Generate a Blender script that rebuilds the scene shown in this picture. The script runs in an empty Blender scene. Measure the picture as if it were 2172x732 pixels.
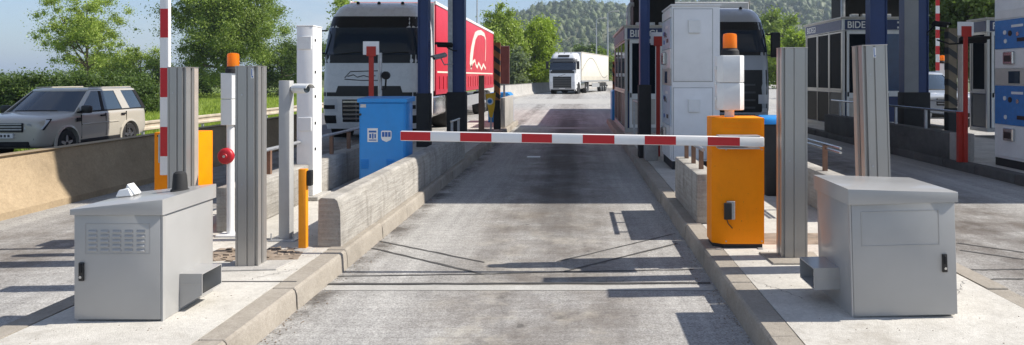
import bpy, bmesh, math, random
import numpy as np
from mathutils import Vector, Matrix

random.seed(11)
RNG = np.random.default_rng(5)
S = bpy.context.scene
COL = S.collection
PI = math.pi

# ------------------------------------------------------------------ camera
F, U0, V0, H = 1550.0, 1221.0, 162.0, 1.6          # focal length and vanishing point in photo pixels, eye height
cam_d = bpy.data.cameras.new('camera')
cam = bpy.data.objects.new('camera', cam_d)
COL.objects.link(cam)
cam.location = (0, 0, H)
cam.rotation_euler = (PI / 2, 0, 0)
cam_d.sensor_fit = 'HORIZONTAL'
cam_d.sensor_width = 36
cam_d.lens = F / 2172 * 36
cam_d.shift_x = -(U0 - 1086) / 2172
cam_d.shift_y = -(366 - V0) / 2172
cam_d.clip_end = 20000
S.camera = cam
S.render.resolution_x, S.render.resolution_y = 1024, 345

# ------------------------------------------------------------------ sky and sun
SUN_EL, SUN_AZ = math.radians(44), math.radians(4)     # azimuth counted from +X towards +Y
sun_dir = Vector((math.cos(SUN_EL) * math.cos(SUN_AZ), math.cos(SUN_EL) * math.sin(SUN_AZ), math.sin(SUN_EL)))
W = bpy.data.worlds.new('World')
S.world = W
W.use_nodes = True
nt = W.node_tree
nt.nodes.clear()
wo = nt.nodes.new('ShaderNodeOutputWorld')
bg = nt.nodes.new('ShaderNodeBackground')
sky = nt.nodes.new('ShaderNodeTexSky')
sky.sky_type = 'NISHITA'
sky.sun_disc = False
sky.sun_elevation = SUN_EL
sky.sun_rotation = PI / 2 - SUN_AZ
sky.altitude = 100
sky.air_density = 1.0
sky.dust_density = 0.5
sky.ozone_density = 3.0
tc = nt.nodes.new('ShaderNodeTexCoord')
mp = nt.nodes.new('ShaderNodeMapping')
mp.inputs['Scale'].default_value = (1.0, 1.0, 3.2)
nz = nt.nodes.new('ShaderNodeTexNoise')
nz.inputs['Scale'].default_value = 2.6
nz.inputs['Detail'].default_value = 9
nz.inputs['Roughness'].default_value = 0.62
rp = nt.nodes.new('ShaderNodeValToRGB')
rp.color_ramp.elements[0].position = 0.52
rp.color_ramp.elements[1].position = 0.72
mx = nt.nodes.new('ShaderNodeMix')
mx.data_type = 'RGBA'
mx.inputs['B'].default_value = (7.5, 7.6, 7.9, 1)
mulc = nt.nodes.new('ShaderNodeMath')
mulc.operation = 'MULTIPLY'
mulc.inputs[1].default_value = 0.42
nt.links.new(tc.outputs['Generated'], mp.inputs['Vector'])
nt.links.new(mp.outputs['Vector'], nz.inputs['Vector'])
nt.links.new(nz.outputs['Fac'], rp.inputs['Fac'])
nt.links.new(rp.outputs['Color'], mulc.inputs[0])
veil = nt.nodes.new('ShaderNodeMath')
veil.operation = 'ADD'
veil.inputs[1].default_value = 0.16
nt.links.new(mulc.outputs[0], veil.inputs[0])
nt.links.new(veil.outputs[0], mx.inputs['Factor'])
tint = nt.nodes.new('ShaderNodeMix')
tint.data_type = 'RGBA'
tint.blend_type = 'MULTIPLY'
tint.inputs['Factor'].default_value = 1
tint.inputs['B'].default_value = (.90, 1.0, 1.16, 1)
nt.links.new(sky.outputs['Color'], tint.inputs['A'])
nt.links.new(tint.outputs['Result'], mx.inputs['A'])
nt.links.new(mx.outputs['Result'], bg.inputs['Color'])
bg.inputs['Strength'].default_value = 0.088
nt.links.new(bg.outputs['Background'], wo.inputs['Surface'])

sl = bpy.data.lights.new('sun', 'SUN')
sl.energy = 5.0
sl.angle = math.radians(0.55)
sl.color = (1.0, 0.94, 0.85)
so = bpy.data.objects.new('sun', sl)
COL.objects.link(so)
so.rotation_euler = (-sun_dir).to_track_quat('-Z', 'Y').to_euler()
so.location = (30, 0, 30)

S.view_settings.view_transform = 'Standard'
S.view_settings.look = 'None'
S.view_settings.gamma = 1
S.view_settings.exposure = 0.43
S.view_settings.use_curve_mapping = False


def X(u, Y): return (u - U0) * Y / F
def Z(v, Y): return H - (v - V0) * Y / F

# ------------------------------------------------------------------ materials
def new_mat(name):
    m = bpy.data.materials.new(name)
    m.use_nodes = True
    n = m.node_tree
    b = n.nodes['Principled BSDF']
    return m, n, b

def nd(n, t, **kw):
    o = n.nodes.new(t)
    for k, v in kw.items():
        if k in o.inputs: o.inputs[k].default_value = v
        else: setattr(o, k, v)
    return o

def noise(n, vec, scale, detail=6, rough=.6):
    o = nd(n, 'ShaderNodeTexNoise', Scale=scale, Detail=detail, Roughness=rough)
    n.links.new(vec, o.inputs['Vector'])
    return o.outputs['Fac']

def ramp(n, fac, a, b, ca=(0, 0, 0, 1), cb=(1, 1, 1, 1)):
    o = nd(n, 'ShaderNodeValToRGB')
    o.color_ramp.elements[0].position = a
    o.color_ramp.elements[1].position = b
    o.color_ramp.elements[0].color = ca
    o.color_ramp.elements[1].color = cb
    n.links.new(fac, o.inputs['Fac'])
    return o.outputs['Color']

def mixc(n, fac, a, b, blend='MIX'):
    o = nd(n, 'ShaderNodeMix', data_type='RGBA', blend_type=blend)
    for s, v in (('Factor', fac), ('A', a), ('B', b)):
        i = o.inputs[s]
        if hasattr(v, 'links'): n.links.new(v, i)
        elif s == 'Factor': i.default_value = v
        else: i.default_value = tuple(v) + (1,) if len(v) == 3 else v
    return o.outputs['Result']

def mth(n, op, a, b=None, clamp=False):
    o = nd(n, 'ShaderNodeMath', operation=op, use_clamp=clamp)
    for i, v in enumerate((a, b)):
        if v is None: continue
        if hasattr(v, 'links'): n.links.new(v, o.inputs[i])
        else: o.inputs[i].default_value = v
    return o.outputs[0]

def pos(n):
    return n.nodes.new('ShaderNodeNewGeometry').outputs['Position']

def objc(n):
    return n.nodes.new('ShaderNodeTexCoord').outputs['Object']

def add_bump(n, b, h, strength=.3, dist=.01):
    o = nd(n, 'ShaderNodeBump', Strength=strength, Distance=dist)
    n.links.new(h, o.inputs['Height'])
    n.links.new(o.outputs['Normal'], b.inputs['Normal'])

MATS = {}
def mat(name, col, rough=.5, metal=0, var=.12, scale=5, bump=0, bscale=80, dirt=0, dirtcol=(.12, .10, .08), coat=0, spec=.5, chips=0):
    if name in MATS: return MATS[name]
    m, n, b = new_mat(name)
    p = objc(n)
    f = ramp(n, noise(n, p, scale), .3, .7)
    c = mixc(n, f, [x * (1 - var) for x in col], [min(1, x * (1 + var)) for x in col])
    if dirt:
        d = ramp(n, noise(n, p, scale * 1.7, 8, .7), .52, .75)
        c = mixc(n, mth(n, 'MULTIPLY', d, dirt), c, dirtcol)
    if chips:
        ch = ramp(n, noise(n, p, 55, 3, .5), .70, .74)
        c = mixc(n, mth(n, 'MULTIPLY', ch, chips), c, (.10, .06, .04))
        sm = ramp(n, noise(n, p, 2.2, 10, .8), .5, .8)
        c = mixc(n, mth(n, 'MULTIPLY', sm, chips * .35), c, [x * .5 for x in col])
    n.links.new(c, b.inputs['Base Color'])
    r = mth(n, 'ADD', mth(n, 'MULTIPLY', noise(n, p, scale * 3), .2), rough - .1, True)
    n.links.new(r, b.inputs['Roughness'])
    b.inputs['Metallic'].default_value = metal
    b.inputs['Specular IOR Level'].default_value = spec
    if coat:
        b.inputs['Coat Weight'].default_value = coat
        b.inputs['Coat Roughness'].default_value = .06
    if bump: add_bump(n, b, noise(n, p, bscale, 4), bump, .004)
    MATS[name] = m
    return m

def concrete(name, a, b2, board=0, scale=1.0, dark=.5, stain=(.07, .06, .05)):
    m, n, b = new_mat(name)
    p = pos(n)
    big = ramp(n, noise(n, p, 1.3 * scale, 8, .65), .3, .7)
    c = mixc(n, big, a, b2)
    fine = ramp(n, noise(n, p, 45 * scale, 6, .75), .32, .68)
    c = mixc(n, .32, c, mixc(n, fine, (.45, .44, .42), (1.25, 1.25, 1.25)), 'MULTIPLY')
    mid = ramp(n, noise(n, p, 5.5 * scale, 9, .78), .36, .66)
    c = mixc(n, .32, c, mixc(n, mid, (.6, .58, .54), (1.15, 1.15, 1.15)), 'MULTIPLY')
    vor = nd(n, 'ShaderNodeTexVoronoi', Scale=95 * scale)
    n.links.new(p, vor.inputs['Vector'])
    sp = ramp(n, vor.outputs['Distance'], .1, .45)
    c = mixc(n, .12, c, sp, 'MULTIPLY')
    st = ramp(n, noise(n, p, .9 * scale, 10, .72), .55, .72)
    c = mixc(n, mth(n, 'MULTIPLY', st, dark), c, stain)
    hgt = mth(n, 'ADD', mth(n, 'MULTIPLY', noise(n, p, 60 * scale, 6, .7), .6), mth(n, 'MULTIPLY', sp, .4))
    if board:
        sx = nd(n, 'ShaderNodeSeparateXYZ')
        n.links.new(p, sx.inputs[0])
        cmb = nd(n, 'ShaderNodeCombineXYZ')
        n.links.new(mth(n, 'MULTIPLY', sx.outputs['Z'], 34), cmb.inputs['Z'])
        n.links.new(mth(n, 'MULTIPLY', sx.outputs['Y'], 2.6), cmb.inputs['Y'])
        n.links.new(mth(n, 'MULTIPLY', sx.outputs['X'], 2.6), cmb.inputs['X'])
        bd = ramp(n, noise(n, cmb.outputs[0], 1.0, 5, .7), .38, .6)
        cv = nd(n, 'ShaderNodeCombineXYZ')
        n.links.new(mth(n, 'MULTIPLY', sx.outputs['Z'], .7), cv.inputs['Z'])
        n.links.new(mth(n, 'MULTIPLY', sx.outputs['Y'], 6), cv.inputs['Y'])
        n.links.new(mth(n, 'MULTIPLY', sx.outputs['X'], 6), cv.inputs['X'])
        c = mixc(n, mth(n, 'MULTIPLY', ramp(n, noise(n, cv.outputs[0], 1.0, 6, .7), .5, .72), .5), c, (.12, .105, .09))
        c = mixc(n, board, c, mixc(n, bd, (.4, .37, .33), (1.1, 1.1, 1.1)), 'MULTIPLY')
        hgt = mth(n, 'ADD', hgt, mth(n, 'MULTIPLY', bd, 1.2))
    n.links.new(c, b.inputs['Base Color'])
    b.inputs['Roughness'].default_value = .9
    b.inputs['Specular IOR Level'].default_value = .25
    add_bump(n, b, hgt, .45, .008)
    MATS[name] = m
    return m

def road_mat():
    m, n, b = new_mat('road')
    p = pos(n)
    sx = nd(n, 'ShaderNodeSeparateXYZ')
    n.links.new(p, sx.inputs[0])
    x, y = sx.outputs['X'], sx.outputs['Y']
    big = ramp(n, noise(n, p, .55, 8, .62), .3, .7)
    c = mixc(n, big, (.40, .394, .382), (.51, .502, .484))
    # aggregate speckle
    vor = nd(n, 'ShaderNodeTexVoronoi', Scale=115)
    n.links.new(p, vor.inputs['Vector'])
    sp = nd(n, 'ShaderNodeSeparateColor')
    n.links.new(vor.outputs['Color'], sp.inputs[0])
    c = mixc(n, .6, c, mixc(n, sp.outputs[0], (.45, .44, .43), (1.45, 1.45, 1.45)), 'MULTIPLY')
    mot = ramp(n, noise(n, p, 11, 9, .8), .34, .66)
    c = mixc(n, .38, c, mixc(n, mot, (.62, .61, .60), (1.28, 1.28, 1.27)), 'MULTIPLY')
    fine = ramp(n, noise(n, p, 90, 6, .8), .3, .7)
    c = mixc(n, .45, c, mixc(n, fine, (.55, .54, .52), (1.25, 1.25, 1.25)), 'MULTIPLY')
    # ribbing across the lane, brushed when the slab was laid
    cmb = nd(n, 'ShaderNodeCombineXYZ')
    n.links.new(mth(n, 'MULTIPLY', x, .9), cmb.inputs['X'])
    n.links.new(mth(n, 'MULTIPLY', y, 22), cmb.inputs['Y'])
    rib = ramp(n, noise(n, cmb.outputs[0], 1.0, 4, .6), .35, .65)
    c = mixc(n, .3, c, mixc(n, rib, (.6, .59, .58), (1.12, 1.12, 1.12)), 'MULTIPLY')
    # wheel and oil wear along each lane (a dark strip in mid lane, brownish dust towards the stop line)
    wob = mth(n, 'MULTIPLY', mth(n, 'SUBTRACT', noise(n, p, .45, 3), .5), .35)
    def strip(cx, w, soft):
        d = mth(n, 'ABSOLUTE', mth(n, 'ADD', mth(n, 'SUBTRACT', x, cx), wob))
        o = nd(n, 'ShaderNodeMapRange', interpolation_type='SMOOTHSTEP')
        o.inputs['From Min'].default_value = w + soft
        o.inputs['From Max'].default_value = w
        n.links.new(d, o.inputs['Value'])
        return o.outputs[0]
    patch = ramp(n, noise(n, p, 1.6, 9, .7), .3, .62)
    far = nd(n, 'ShaderNodeMapRange', interpolation_type='SMOOTHSTEP')
    far.inputs['From Min'].default_value = 5.2
    far.inputs['From Max'].default_value = 11
    n.links.new(y, far.inputs['Value'])
    end = nd(n, 'ShaderNodeMapRange', interpolation_type='SMOOTHSTEP')
    end.inputs['From Min'].default_value = 34
    end.inputs['From Max'].default_value = 24
    n.links.new(y, end.inputs['Value'])
    fe = mth(n, 'MULTIPLY', far.outputs[0], end.outputs[0])
    oil = mth(n, 'MULTIPLY', mth(n, 'MULTIPLY', strip(-.26, .13, .34), fe), mth(n, 'ADD', mth(n, 'MULTIPLY', patch, .45), .5))
    c = mixc(n, oil, c, (.035, .033, .033))
    brown = mth(n, 'MULTIPLY', mth(n, 'MULTIPLY', strip(-.25, .35, .85), patch), .72)
    c = mixc(n, brown, c, (.135, .112, .092))
    for cx, w, soft, st in ((-5.15, .35, .7, .75), (4.3, .5, .9, .85)):
        c = mixc(n, mth(n, 'MULTIPLY', mth(n, 'MULTIPLY', strip(cx, w, soft), patch), st), c, (.10, .078, .062))
    ct = nd(n, 'ShaderNodeCombineXYZ')
    n.links.new(mth(n, 'MULTIPLY', x, 5.0), ct.inputs['X'])
    n.links.new(mth(n, 'MULTIPLY', y, .22), ct.inputs['Y'])
    ty = ramp(n, noise(n, ct.outputs[0], 1.0, 5, .65), .36, .66)
    c = mixc(n, .5, c, mixc(n, ty, (.62, .61, .61), (1.16, 1.16, 1.15)), 'MULTIPLY')
    drip = mth(n, 'MULTIPLY', strip(-.3, .4, .6), ramp(n, noise(n, p, 6.5, 3, .5), .66, .72))
    c = mixc(n, mth(n, 'MULTIPLY', drip, .6), c, (.07, .065, .06))
    # damp dirty gutter beside the left kerb
    gut = mth(n, 'MULTIPLY', strip(-1.93, .05, .3), ramp(n, noise(n, p, 2.3, 6, .7), .42, .6))
    c = mixc(n, mth(n, 'MULTIPLY', gut, .8), c, (.06, .05, .042))
    pale = mth(n, 'MULTIPLY', strip(-.35, .3, .7), ramp(n, noise(n, p, 2.2, 9, .75), .5, .66))
    c = mixc(n, mth(n, 'MULTIPLY', mth(n, 'MULTIPLY', pale, mth(n, 'SUBTRACT', 1.0, far.outputs[0])), .55), c, (.52, .48, .40))
    n.links.new(c, b.inputs['Base Color'])
    b.inputs['Roughness'].default_value = .82
    b.inputs['Specular IOR Level'].default_value = .35
    h = mth(n, 'ADD', mth(n, 'MULTIPLY', sp.outputs[0], .5), mth(n, 'ADD', mth(n, 'MULTIPLY', fine, .5), mth(n, 'MULTIPLY', rib, .6)))
    add_bump(n, b, h, .55, .008)
    MATS['road'] = m
    return m

def leaf_mat(name, a, b2, trans=.35, patch=.55):
    m, n, b = new_mat(name)
    g = n.nodes.new('ShaderNodeNewGeometry')
    f = g.outputs['Random Per Island']
    c = mixc(n, f, a, b2)
    cl = ramp(n, noise(n, g.outputs['Position'], patch, 3), .35, .65)
    c = mixc(n, mth(n, 'MULTIPLY', cl, .5), c, [min(1, v * 1.5) for v in b2])
    n.links.new(c, b.inputs['Base Color'])
    b.inputs['Roughness'].default_value = .55
    b.inputs['Specular IOR Level'].default_value = .3
    tr = nd(n, 'ShaderNodeBsdfTranslucent')
    n.links.new(mixc(n, 1.0, c, (1.3, 1.4, .6), 'MULTIPLY'), tr.inputs['Color'])
    ms = nd(n, 'ShaderNodeMixShader', Fac=trans)
    n.links.new(b.outputs[0], ms.inputs[1])
    n.links.new(tr.outputs[0], ms.inputs[2])
    n.links.new(ms.outputs[0], n.nodes['Material Output'].inputs['Surface'])
    MATS[name] = m
    return m

def glass_mat(name, col=(.012, .015, .02), rough=.04, alpha=1.0):
    m, n, b = new_mat(name)
    b.inputs['Base Color'].default_value = (*col, 1)
    b.inputs['Roughness'].default_value = rough
    b.inputs['Specular IOR Level'].default_value = .8
    b.inputs['Alpha'].default_value = alpha
    MATS[name] = m
    return m

CONC = concrete('concrete', (.36, .35, .33), (.50, .48, .45), dark=.35)
ISL = concrete('island_concrete', (.50, .48, .44), (.67, .645, .59), scale=1.1, dark=.75, stain=(.26, .225, .18))
KERB = concrete('kerb_concrete', (.31, .28, .238), (.43, .39, .335), dark=.5, stain=(.14, .115, .09))
BOARD = concrete('board_marked_concrete', (.36, .345, .32), (.54, .515, .47), board=.3, dark=.5)
JERS = concrete('barrier_concrete', (.32, .245, .155), (.45, .35, .23), scale=.6, dark=.35)
ROAD = road_mat()
ASPH = mat('asphalt', (.11, .11, .112), .9, var=.25, scale=1.2, bump=.5, bscale=120)
SEALSHADOW = mat('sealant_and_shadow', (.075, .073, .07), .7, var=.3)  # joints and cracks; also draws the cable shadows on the right lane
PALEBAND = concrete('pale_joint_and_sun', (.42, .41, .39), (.52, .51, .48), dark=.2)  # pale joint concrete; also paints the sunlit gap across the middle lane
BOXG = mat('cabinet_grey_paint', (.365, .363, .355), .33, .0, .06, 2, .05, 200, spec=.6, coat=.25, dirt=.14, dirtcol=(.26, .25, .23))
BOXF = BOXG
ALU = mat('anodised_aluminium', (.42, .41, .395), .36, .6, .03, 3)
ALUW = mat('warm_aluminium', (.45, .39, .34), .5, .2, .1, 8)
GALV = mat('galvanised_steel', (.46, .47, .48), .45, .6, .18, 14)
GREYP = mat('grey_paint', (.42, .42, .41), .5, 0, .08, 6)
WHITE = mat('white_paint', (.82, .82, .81), .45, 0, .04, 4, dirt=.12, dirtcol=(.4, .38, .34))
WHITEP = mat('white_plastic', (.78, .785, .77), .4, 0, .05, 5, dirt=.1, dirtcol=(.4, .38, .34))
ORANGE = mat('orange_paint', (1.0, .285, .0), .5, 0, .05, 5, .15, 160, dirt=.10, dirtcol=(.25, .09, .01), spec=.2, chips=.8)
YELLOW = mat('yellow_paint', (.88, .31, .008), .42, 0, .06, 9)
RED = mat('red_reflective', (.56, .012, .02), .35, 0, .06, 9)
REDP = mat('red_paint', (.44, .028, .016), .45, 0, .1, 7)
BELLRED = mat('bell_red', (.46, .012, .022), .45, 0, .08, 9)
BLUE = mat('blue_paint', (.012, .25, .66), .42, 0, .06, 6, dirt=.05, coat=.15)
NAVY = mat('navy_paint', (.018, .045, .16), .42, 0, .1, 4)
SIGNBLUE = mat('sign_navy', (.012, .03, .115), .4, 0, .08, 4)
MACHBLUE = mat('machine_blue', (.025, .19, .50), .4, 0, .12, 12, dirt=.2, dirtcol=(.3, .33, .4))
BLACK = mat('black_plastic', (.014, .014, .015), .45, 0, .2, 9)
BLACKR = mat('black_rubber', (.022, .022, .023), .75, 0, .2, 9)
RUST = mat('brown_post', (.20, .115, .075), .75, 0, .2, 9, .3, 60)
BEIGE = mat('beige_panel', (.50, .47, .42), .5, 0, .1, 6, dirt=.2)
CHROME = mat('brushed_steel', (.6, .6, .6), .22, .95, .06, 9)
TRUCKW = mat('truck_white', (.72, .73, .74), .28, 0, .03, 2, coat=.5, dirt=.08, dirtcol=(.4, .38, .36))
TRUCKG = mat('truck_dark_grey', (.10, .105, .11), .5, 0, .08, 4, spec=.25)
TARP = mat('red_tarpaulin', (.58, .028, .052), .42, 0, .07, 1.3, .25, 5)
TARPD = mat('red_tarpaulin_band', (.45, .02, .045), .5, 0, .1, 2)
CREAM = mat('cream_tarpaulin', (.70, .66, .56), .5, 0, .06, 1.2, dirt=.15, dirtcol=(.45, .4, .3))
CARP = glass_mat('champagne_car_paint', (.52, .485, .41), .32)
CARP.node_tree.nodes['Principled BSDF'].inputs['Coat Weight'].default_value = .6
CARP.node_tree.nodes['Principled BSDF'].inputs['Metallic'].default_value = .15
CARG = mat('silver_blue_car_paint', (.42, .46, .52), .3, .1, .04, 3, coat=.8)
TRIM = mat('dark_trim', (.02, .02, .021), .6, 0, .15, 9, spec=.2)
STRIPEO = mat('stripe_ochre', (.36, .13, .04), .6, 0, .15, 9)
BOARDR = mat('faded_red_board', (.26, .10, .085), .6, 0, .15, 5)
BARK = mat('bark', (.13, .10, .075), .9, 0, .3, 9, .6, 30)
GLASS = glass_mat('dark_glass', (.03, .042, .062))
CARGLASS = glass_mat('car_glass', (.035, .055, .08), .03)
BOOTHGL = glass_mat('booth_glass', (.012, .016, .022), .05)
BOOTHGL.node_tree.nodes['Principled BSDF'].inputs['Specular IOR Level'].default_value = .3
BOOTHGL.node_tree.nodes['Principled BSDF'].inputs['IOR'].default_value = 1.06
DARKCONC = concrete('dark_concrete', (.09, .088, .085), (.16, .155, .15), dark=.5, stain=(.03, .03, .03))  # much darker concrete for the far island's wall and kerb
LAMPGL = glass_mat('headlamp_lens', (.62, .64, .67), .08)
INK = mat('print_white', (.78, .78, .76), .5, 0, .03)
INKC = mat('print_cream', (.80, .72, .60), .5, 0, .03)
INKD = mat('print_dark', (.05, .05, .055), .5, 0, .03)
INKB = mat('print_blue', (.02, .12, .4), .5, 0, .03)
SOILM = mat('rubble_soil', (.27, .215, .165), .95, 0, .35, 9, .8, 40)

def amber_mat():
    m, n, b = new_mat('amber_lens')
    b.inputs['Base Color'].default_value = (1.0, .30, .005, 1)
    b.inputs['Roughness'].default_value = .15
    b.inputs['Coat Weight'].default_value = .4
    tr = nd(n, 'ShaderNodeBsdfTranslucent', Color=(1.0, .42, .01, 1))
    ms = nd(n, 'ShaderNodeMixShader', Fac=.55)
    n.links.new(b.outputs[0], ms.inputs[1]); n.links.new(tr.outputs[0], ms.inputs[2])
    n.links.new(ms.outputs[0], n.nodes['Material Output'].inputs['Surface'])
    MATS['amber'] = m
    return m
AMBER = amber_mat()

def ground_mat():
    m, n, b = new_mat('ground')
    p = pos(n)
    f = ramp(n, noise(n, p, .02, 10, .7), .35, .65)
    c = mixc(n, f, (.06, .085, .025), (.12, .12, .05))
    c = mixc(n, .5, c, mixc(n, ramp(n, noise(n, p, 1.2, 8, .7), .3, .7), (.5, .5, .4), (1.3, 1.35, 1.1)), 'MULTIPLY')
    n.links.new(c, b.inputs['Base Color'])
    b.inputs['Roughness'].default_value = .95
    add_bump(n, b, noise(n, p, 4, 8, .7), .8, .1)
    return m
GROUND = ground_mat()

LEAF1 = leaf_mat('leaf_light', (.13, .185, .035), (.33, .41, .09), .3)
LEAF2 = leaf_mat('leaf_mid', (.075, .12, .026), (.23, .30, .065), .3)
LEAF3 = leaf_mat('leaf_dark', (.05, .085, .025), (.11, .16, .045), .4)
LEAF4 = leaf_mat('leaf_bright', (.12, .18, .02), (.30, .39, .05), .3)
LEAF5 = leaf_mat('leaf_greygreen', (.11, .14, .085), (.20, .24, .15), .4)
GRASSM = leaf_mat('grass_blades', (.14, .21, .03), (.30, .36, .07), .4)

# ------------------------------------------------------------------ mesh builder
class MB:
    def __init__(self): self.bm = bmesh.new()
    def _v(self, pts): return [self.bm.verts.new(p) for p in pts]
    def face(self, pts): self.bm.faces.new(self._v(pts)); return self
    def hexa(self, p, bevel=0, seg=1):
        v = self._v(p)
        fs = [(3, 2, 1, 0), (4, 5, 6, 7), (0, 1, 5, 4), (1, 2, 6, 5), (2, 3, 7, 6), (3, 0, 4, 7)]
        faces = [self.bm.faces.new([v[i] for i in f]) for f in fs]
        if bevel:
            es = {e for f in faces for e in f.edges}
            bmesh.ops.bevel(self.bm, geom=list(es), offset=bevel, segments=seg, affect='EDGES', profile=.5)
        return self
    def box(self, x0, x1, y0, y1, z0, z1, bevel=0, seg=1):
        return self.hexa([(x0, y0, z0), (x1, y0, z0), (x1, y1, z0), (x0, y1, z0), (x0, y0, z1), (x1, y0, z1), (x1, y1, z1), (x0, y1, z1)], bevel, seg)
    def prism(self, poly, axis, a, b, bevel=0, seg=1):
        def pt(p, t):
            if axis == 'x': return (t, p[0], p[1])
            if axis == 'y': return (p[0], t, p[1])
            return (p[0], p[1], t)
        A = self._v([pt(p, a) for p in poly]); B = self._v([pt(p, b) for p in poly])
        n = len(poly)
        fs = [self.bm.faces.new(A), self.bm.faces.new(B[::-1])]
        for i in range(n):
            j = (i + 1) % n
            fs.append(self.bm.faces.new([A[j], A[i], B[i], B[j]]))
        if bevel:
            es = {e for f in fs[:2] for e in f.edges}
            bmesh.ops.bevel(self.bm, geom=list(es), offset=bevel, segments=seg, affect='EDGES', profile=.5)
        return self
    def cyl(self, p0, p1, r0, r1=None, n=16, cap=True):
        r1 = r0 if r1 is None else r1
        p0, p1 = Vector(p0), Vector(p1)
        d = (p1 - p0).normalized()
        a = d.orthogonal().normalized(); b = d.cross(a)
        A = []; B = []
        for i in range(n):
            t = 2 * PI * i / n
            q = a * math.cos(t) + b * math.sin(t)
            A.append(self.bm.verts.new(p0 + q * r0)); B.append(self.bm.verts.new(p1 + q * r1))
        for i in range(n):
            j = (i + 1) % n
            self.bm.faces.new([A[i], A[j], B[j], B[i]])
        if cap:
            self.bm.faces.new(A[::-1]); self.bm.faces.new(B)
        return self
    def tube(self, path, r, n=8):
        path = [Vector(p) for p in path]
        rings = []
        up = None
        for i, p in enumerate(path):
            d = (path[min(i + 1, len(path) - 1)] - path[max(i - 1, 0)]).normalized()
            if up is None: up = d.orthogonal().normalized()
            a = (up - d * up.dot(d))
            a = a.normalized() if a.length > 1e-6 else d.orthogonal().normalized()
            up = a
            b = d.cross(a)
            rr = r[i] if isinstance(r, (list, tuple)) else r
            rings.append([self.bm.verts.new(p + (a * math.cos(2 * PI * k / n) + b * math.sin(2 * PI * k / n)) * rr) for k in range(n)])
        for A, B in zip(rings, rings[1:]):
            for k in range(n):
                j = (k + 1) % n
                self.bm.faces.new([A[k], A[j], B[j], B[k]])
        self.bm.faces.new(rings[0][::-1]); self.bm.faces.new(rings[-1])
        return self
    def lathe(self, prof, c, n=20, axis='z'):
        rings = []
        for r, h in prof:
            ring = []
            for k in range(n):
                t = 2 * PI * k / n
                q = (r * math.cos(t), r * math.sin(t), h)
                if axis == 'y': q = (q[0], h, q[1])
                if axis == 'x': q = (h, q[0], q[1])
                ring.append(self.bm.verts.new((c[0] + q[0], c[1] + q[1], c[2] + q[2])))
            rings.append(ring)
        for A, B in zip(rings, rings[1:]):
            for k in range(n):
                j = (k + 1) % n
                self.bm.faces.new([A[k], A[j], B[j], B[k]])
        self.bm.faces.new(rings[0][::-1]); self.bm.faces.new(rings[-1])
        return self
    def rings(self, R, closed=True, cap=True):
        V = [self._v(r) for r in R]
        n = len(R[0])
        for A, B in zip(V, V[1:]):
            for k in range(n if closed else n - 1):
                j = (k + 1) % n
                self.bm.faces.new([A[k], A[j], B[j], B[k]])
        if cap:
            self.bm.faces.new(V[0][::-1]); self.bm.faces.new(V[-1])
        return self
    def sheet(self, G, G2):
        """closed slab between two grids of points of the same size"""
        A = [self._v(r) for r in G]; B = [self._v(r) for r in G2]
        m, n = len(G), len(G[0])
        for i in range(m - 1):
            for j in range(n - 1):
                self.bm.faces.new([A[i][j], A[i][j + 1], A[i + 1][j + 1], A[i + 1][j]])
                self.bm.faces.new([B[i][j], B[i + 1][j], B[i + 1][j + 1], B[i][j + 1]])
        for i in range(m - 1):
            for j in (0, n - 1):
                f = [A[i][j], A[i + 1][j], B[i + 1][j], B[i][j]]
                self.bm.faces.new(f if j == 0 else f[::-1])
        for j in range(n - 1):
            for i in (0, m - 1):
                f = [A[i][j], B[i][j], B[i][j + 1], A[i][j + 1]]
                self.bm.faces.new(f if i == 0 else f[::-1])
        return self
    def build(self, name, material, parent=None, smooth=True, angle=35):
        bm = self.bm
        bmesh.ops.recalc_face_normals(bm, faces=bm.faces)
        root = parent
        while root is not None and root.parent is not None: root = root.parent
        if root is not None:
            bmesh.ops.translate(bm, verts=bm.verts, vec=-Vector(root.location))
        if smooth:
            lim = math.radians(angle)
            for f in bm.faces: f.smooth = True
            for e in bm.edges:
                if len(e.link_faces) == 2: e.smooth = e.calc_face_angle(0) < lim
                else: e.smooth = False
        me = bpy.data.meshes.new(name)
        bm.to_mesh(me); bm.free()
        me.materials.append(material)
        o = bpy.data.objects.new(name, me)
        COL.objects.link(o)
        o.parent = parent
        return o

def tag(o, label, cat, group=None):
    o['label'] = label; o['category'] = cat
    if group: o['group'] = group
    return o

def thing(name, label, cat, loc=(0, 0, 0), group=None):
    o = bpy.data.objects.new(name, None)
    o.empty_display_size = .2
    COL.objects.link(o)
    o.location = loc
    return tag(o, label, cat, group)

def struct(o, kind='structure'):
    o['kind'] = kind
    return o

def rebase(o, loc):
    """one-mesh thing: put its origin at its base"""
    o.data.transform(Matrix.Translation(-Vector(loc))); o.location = loc
    return o

def npmesh(name, V, Fc, material, parent=None, smooth=False):
    me = bpy.data.meshes.new(name)
    V = np.asarray(V, dtype=np.float32); Fc = np.asarray(Fc, dtype=np.int32)
    k = Fc.shape[1]
    me.vertices.add(len(V)); me.vertices.foreach_set('co', V.ravel())
    me.loops.add(Fc.size); me.loops.foreach_set('vertex_index', Fc.ravel())
    me.polygons.add(len(Fc))
    me.polygons.foreach_set('loop_start', np.arange(0, Fc.size, k, dtype=np.int32))
    if smooth: me.polygons.foreach_set('use_smooth', np.ones(len(Fc), dtype=bool))
    me.update(calc_edges=True); me.validate()
    me.materials.append(material)
    o = bpy.data.objects.new(name, me)
    COL.objects.link(o); o.parent = parent
    return o

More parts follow.
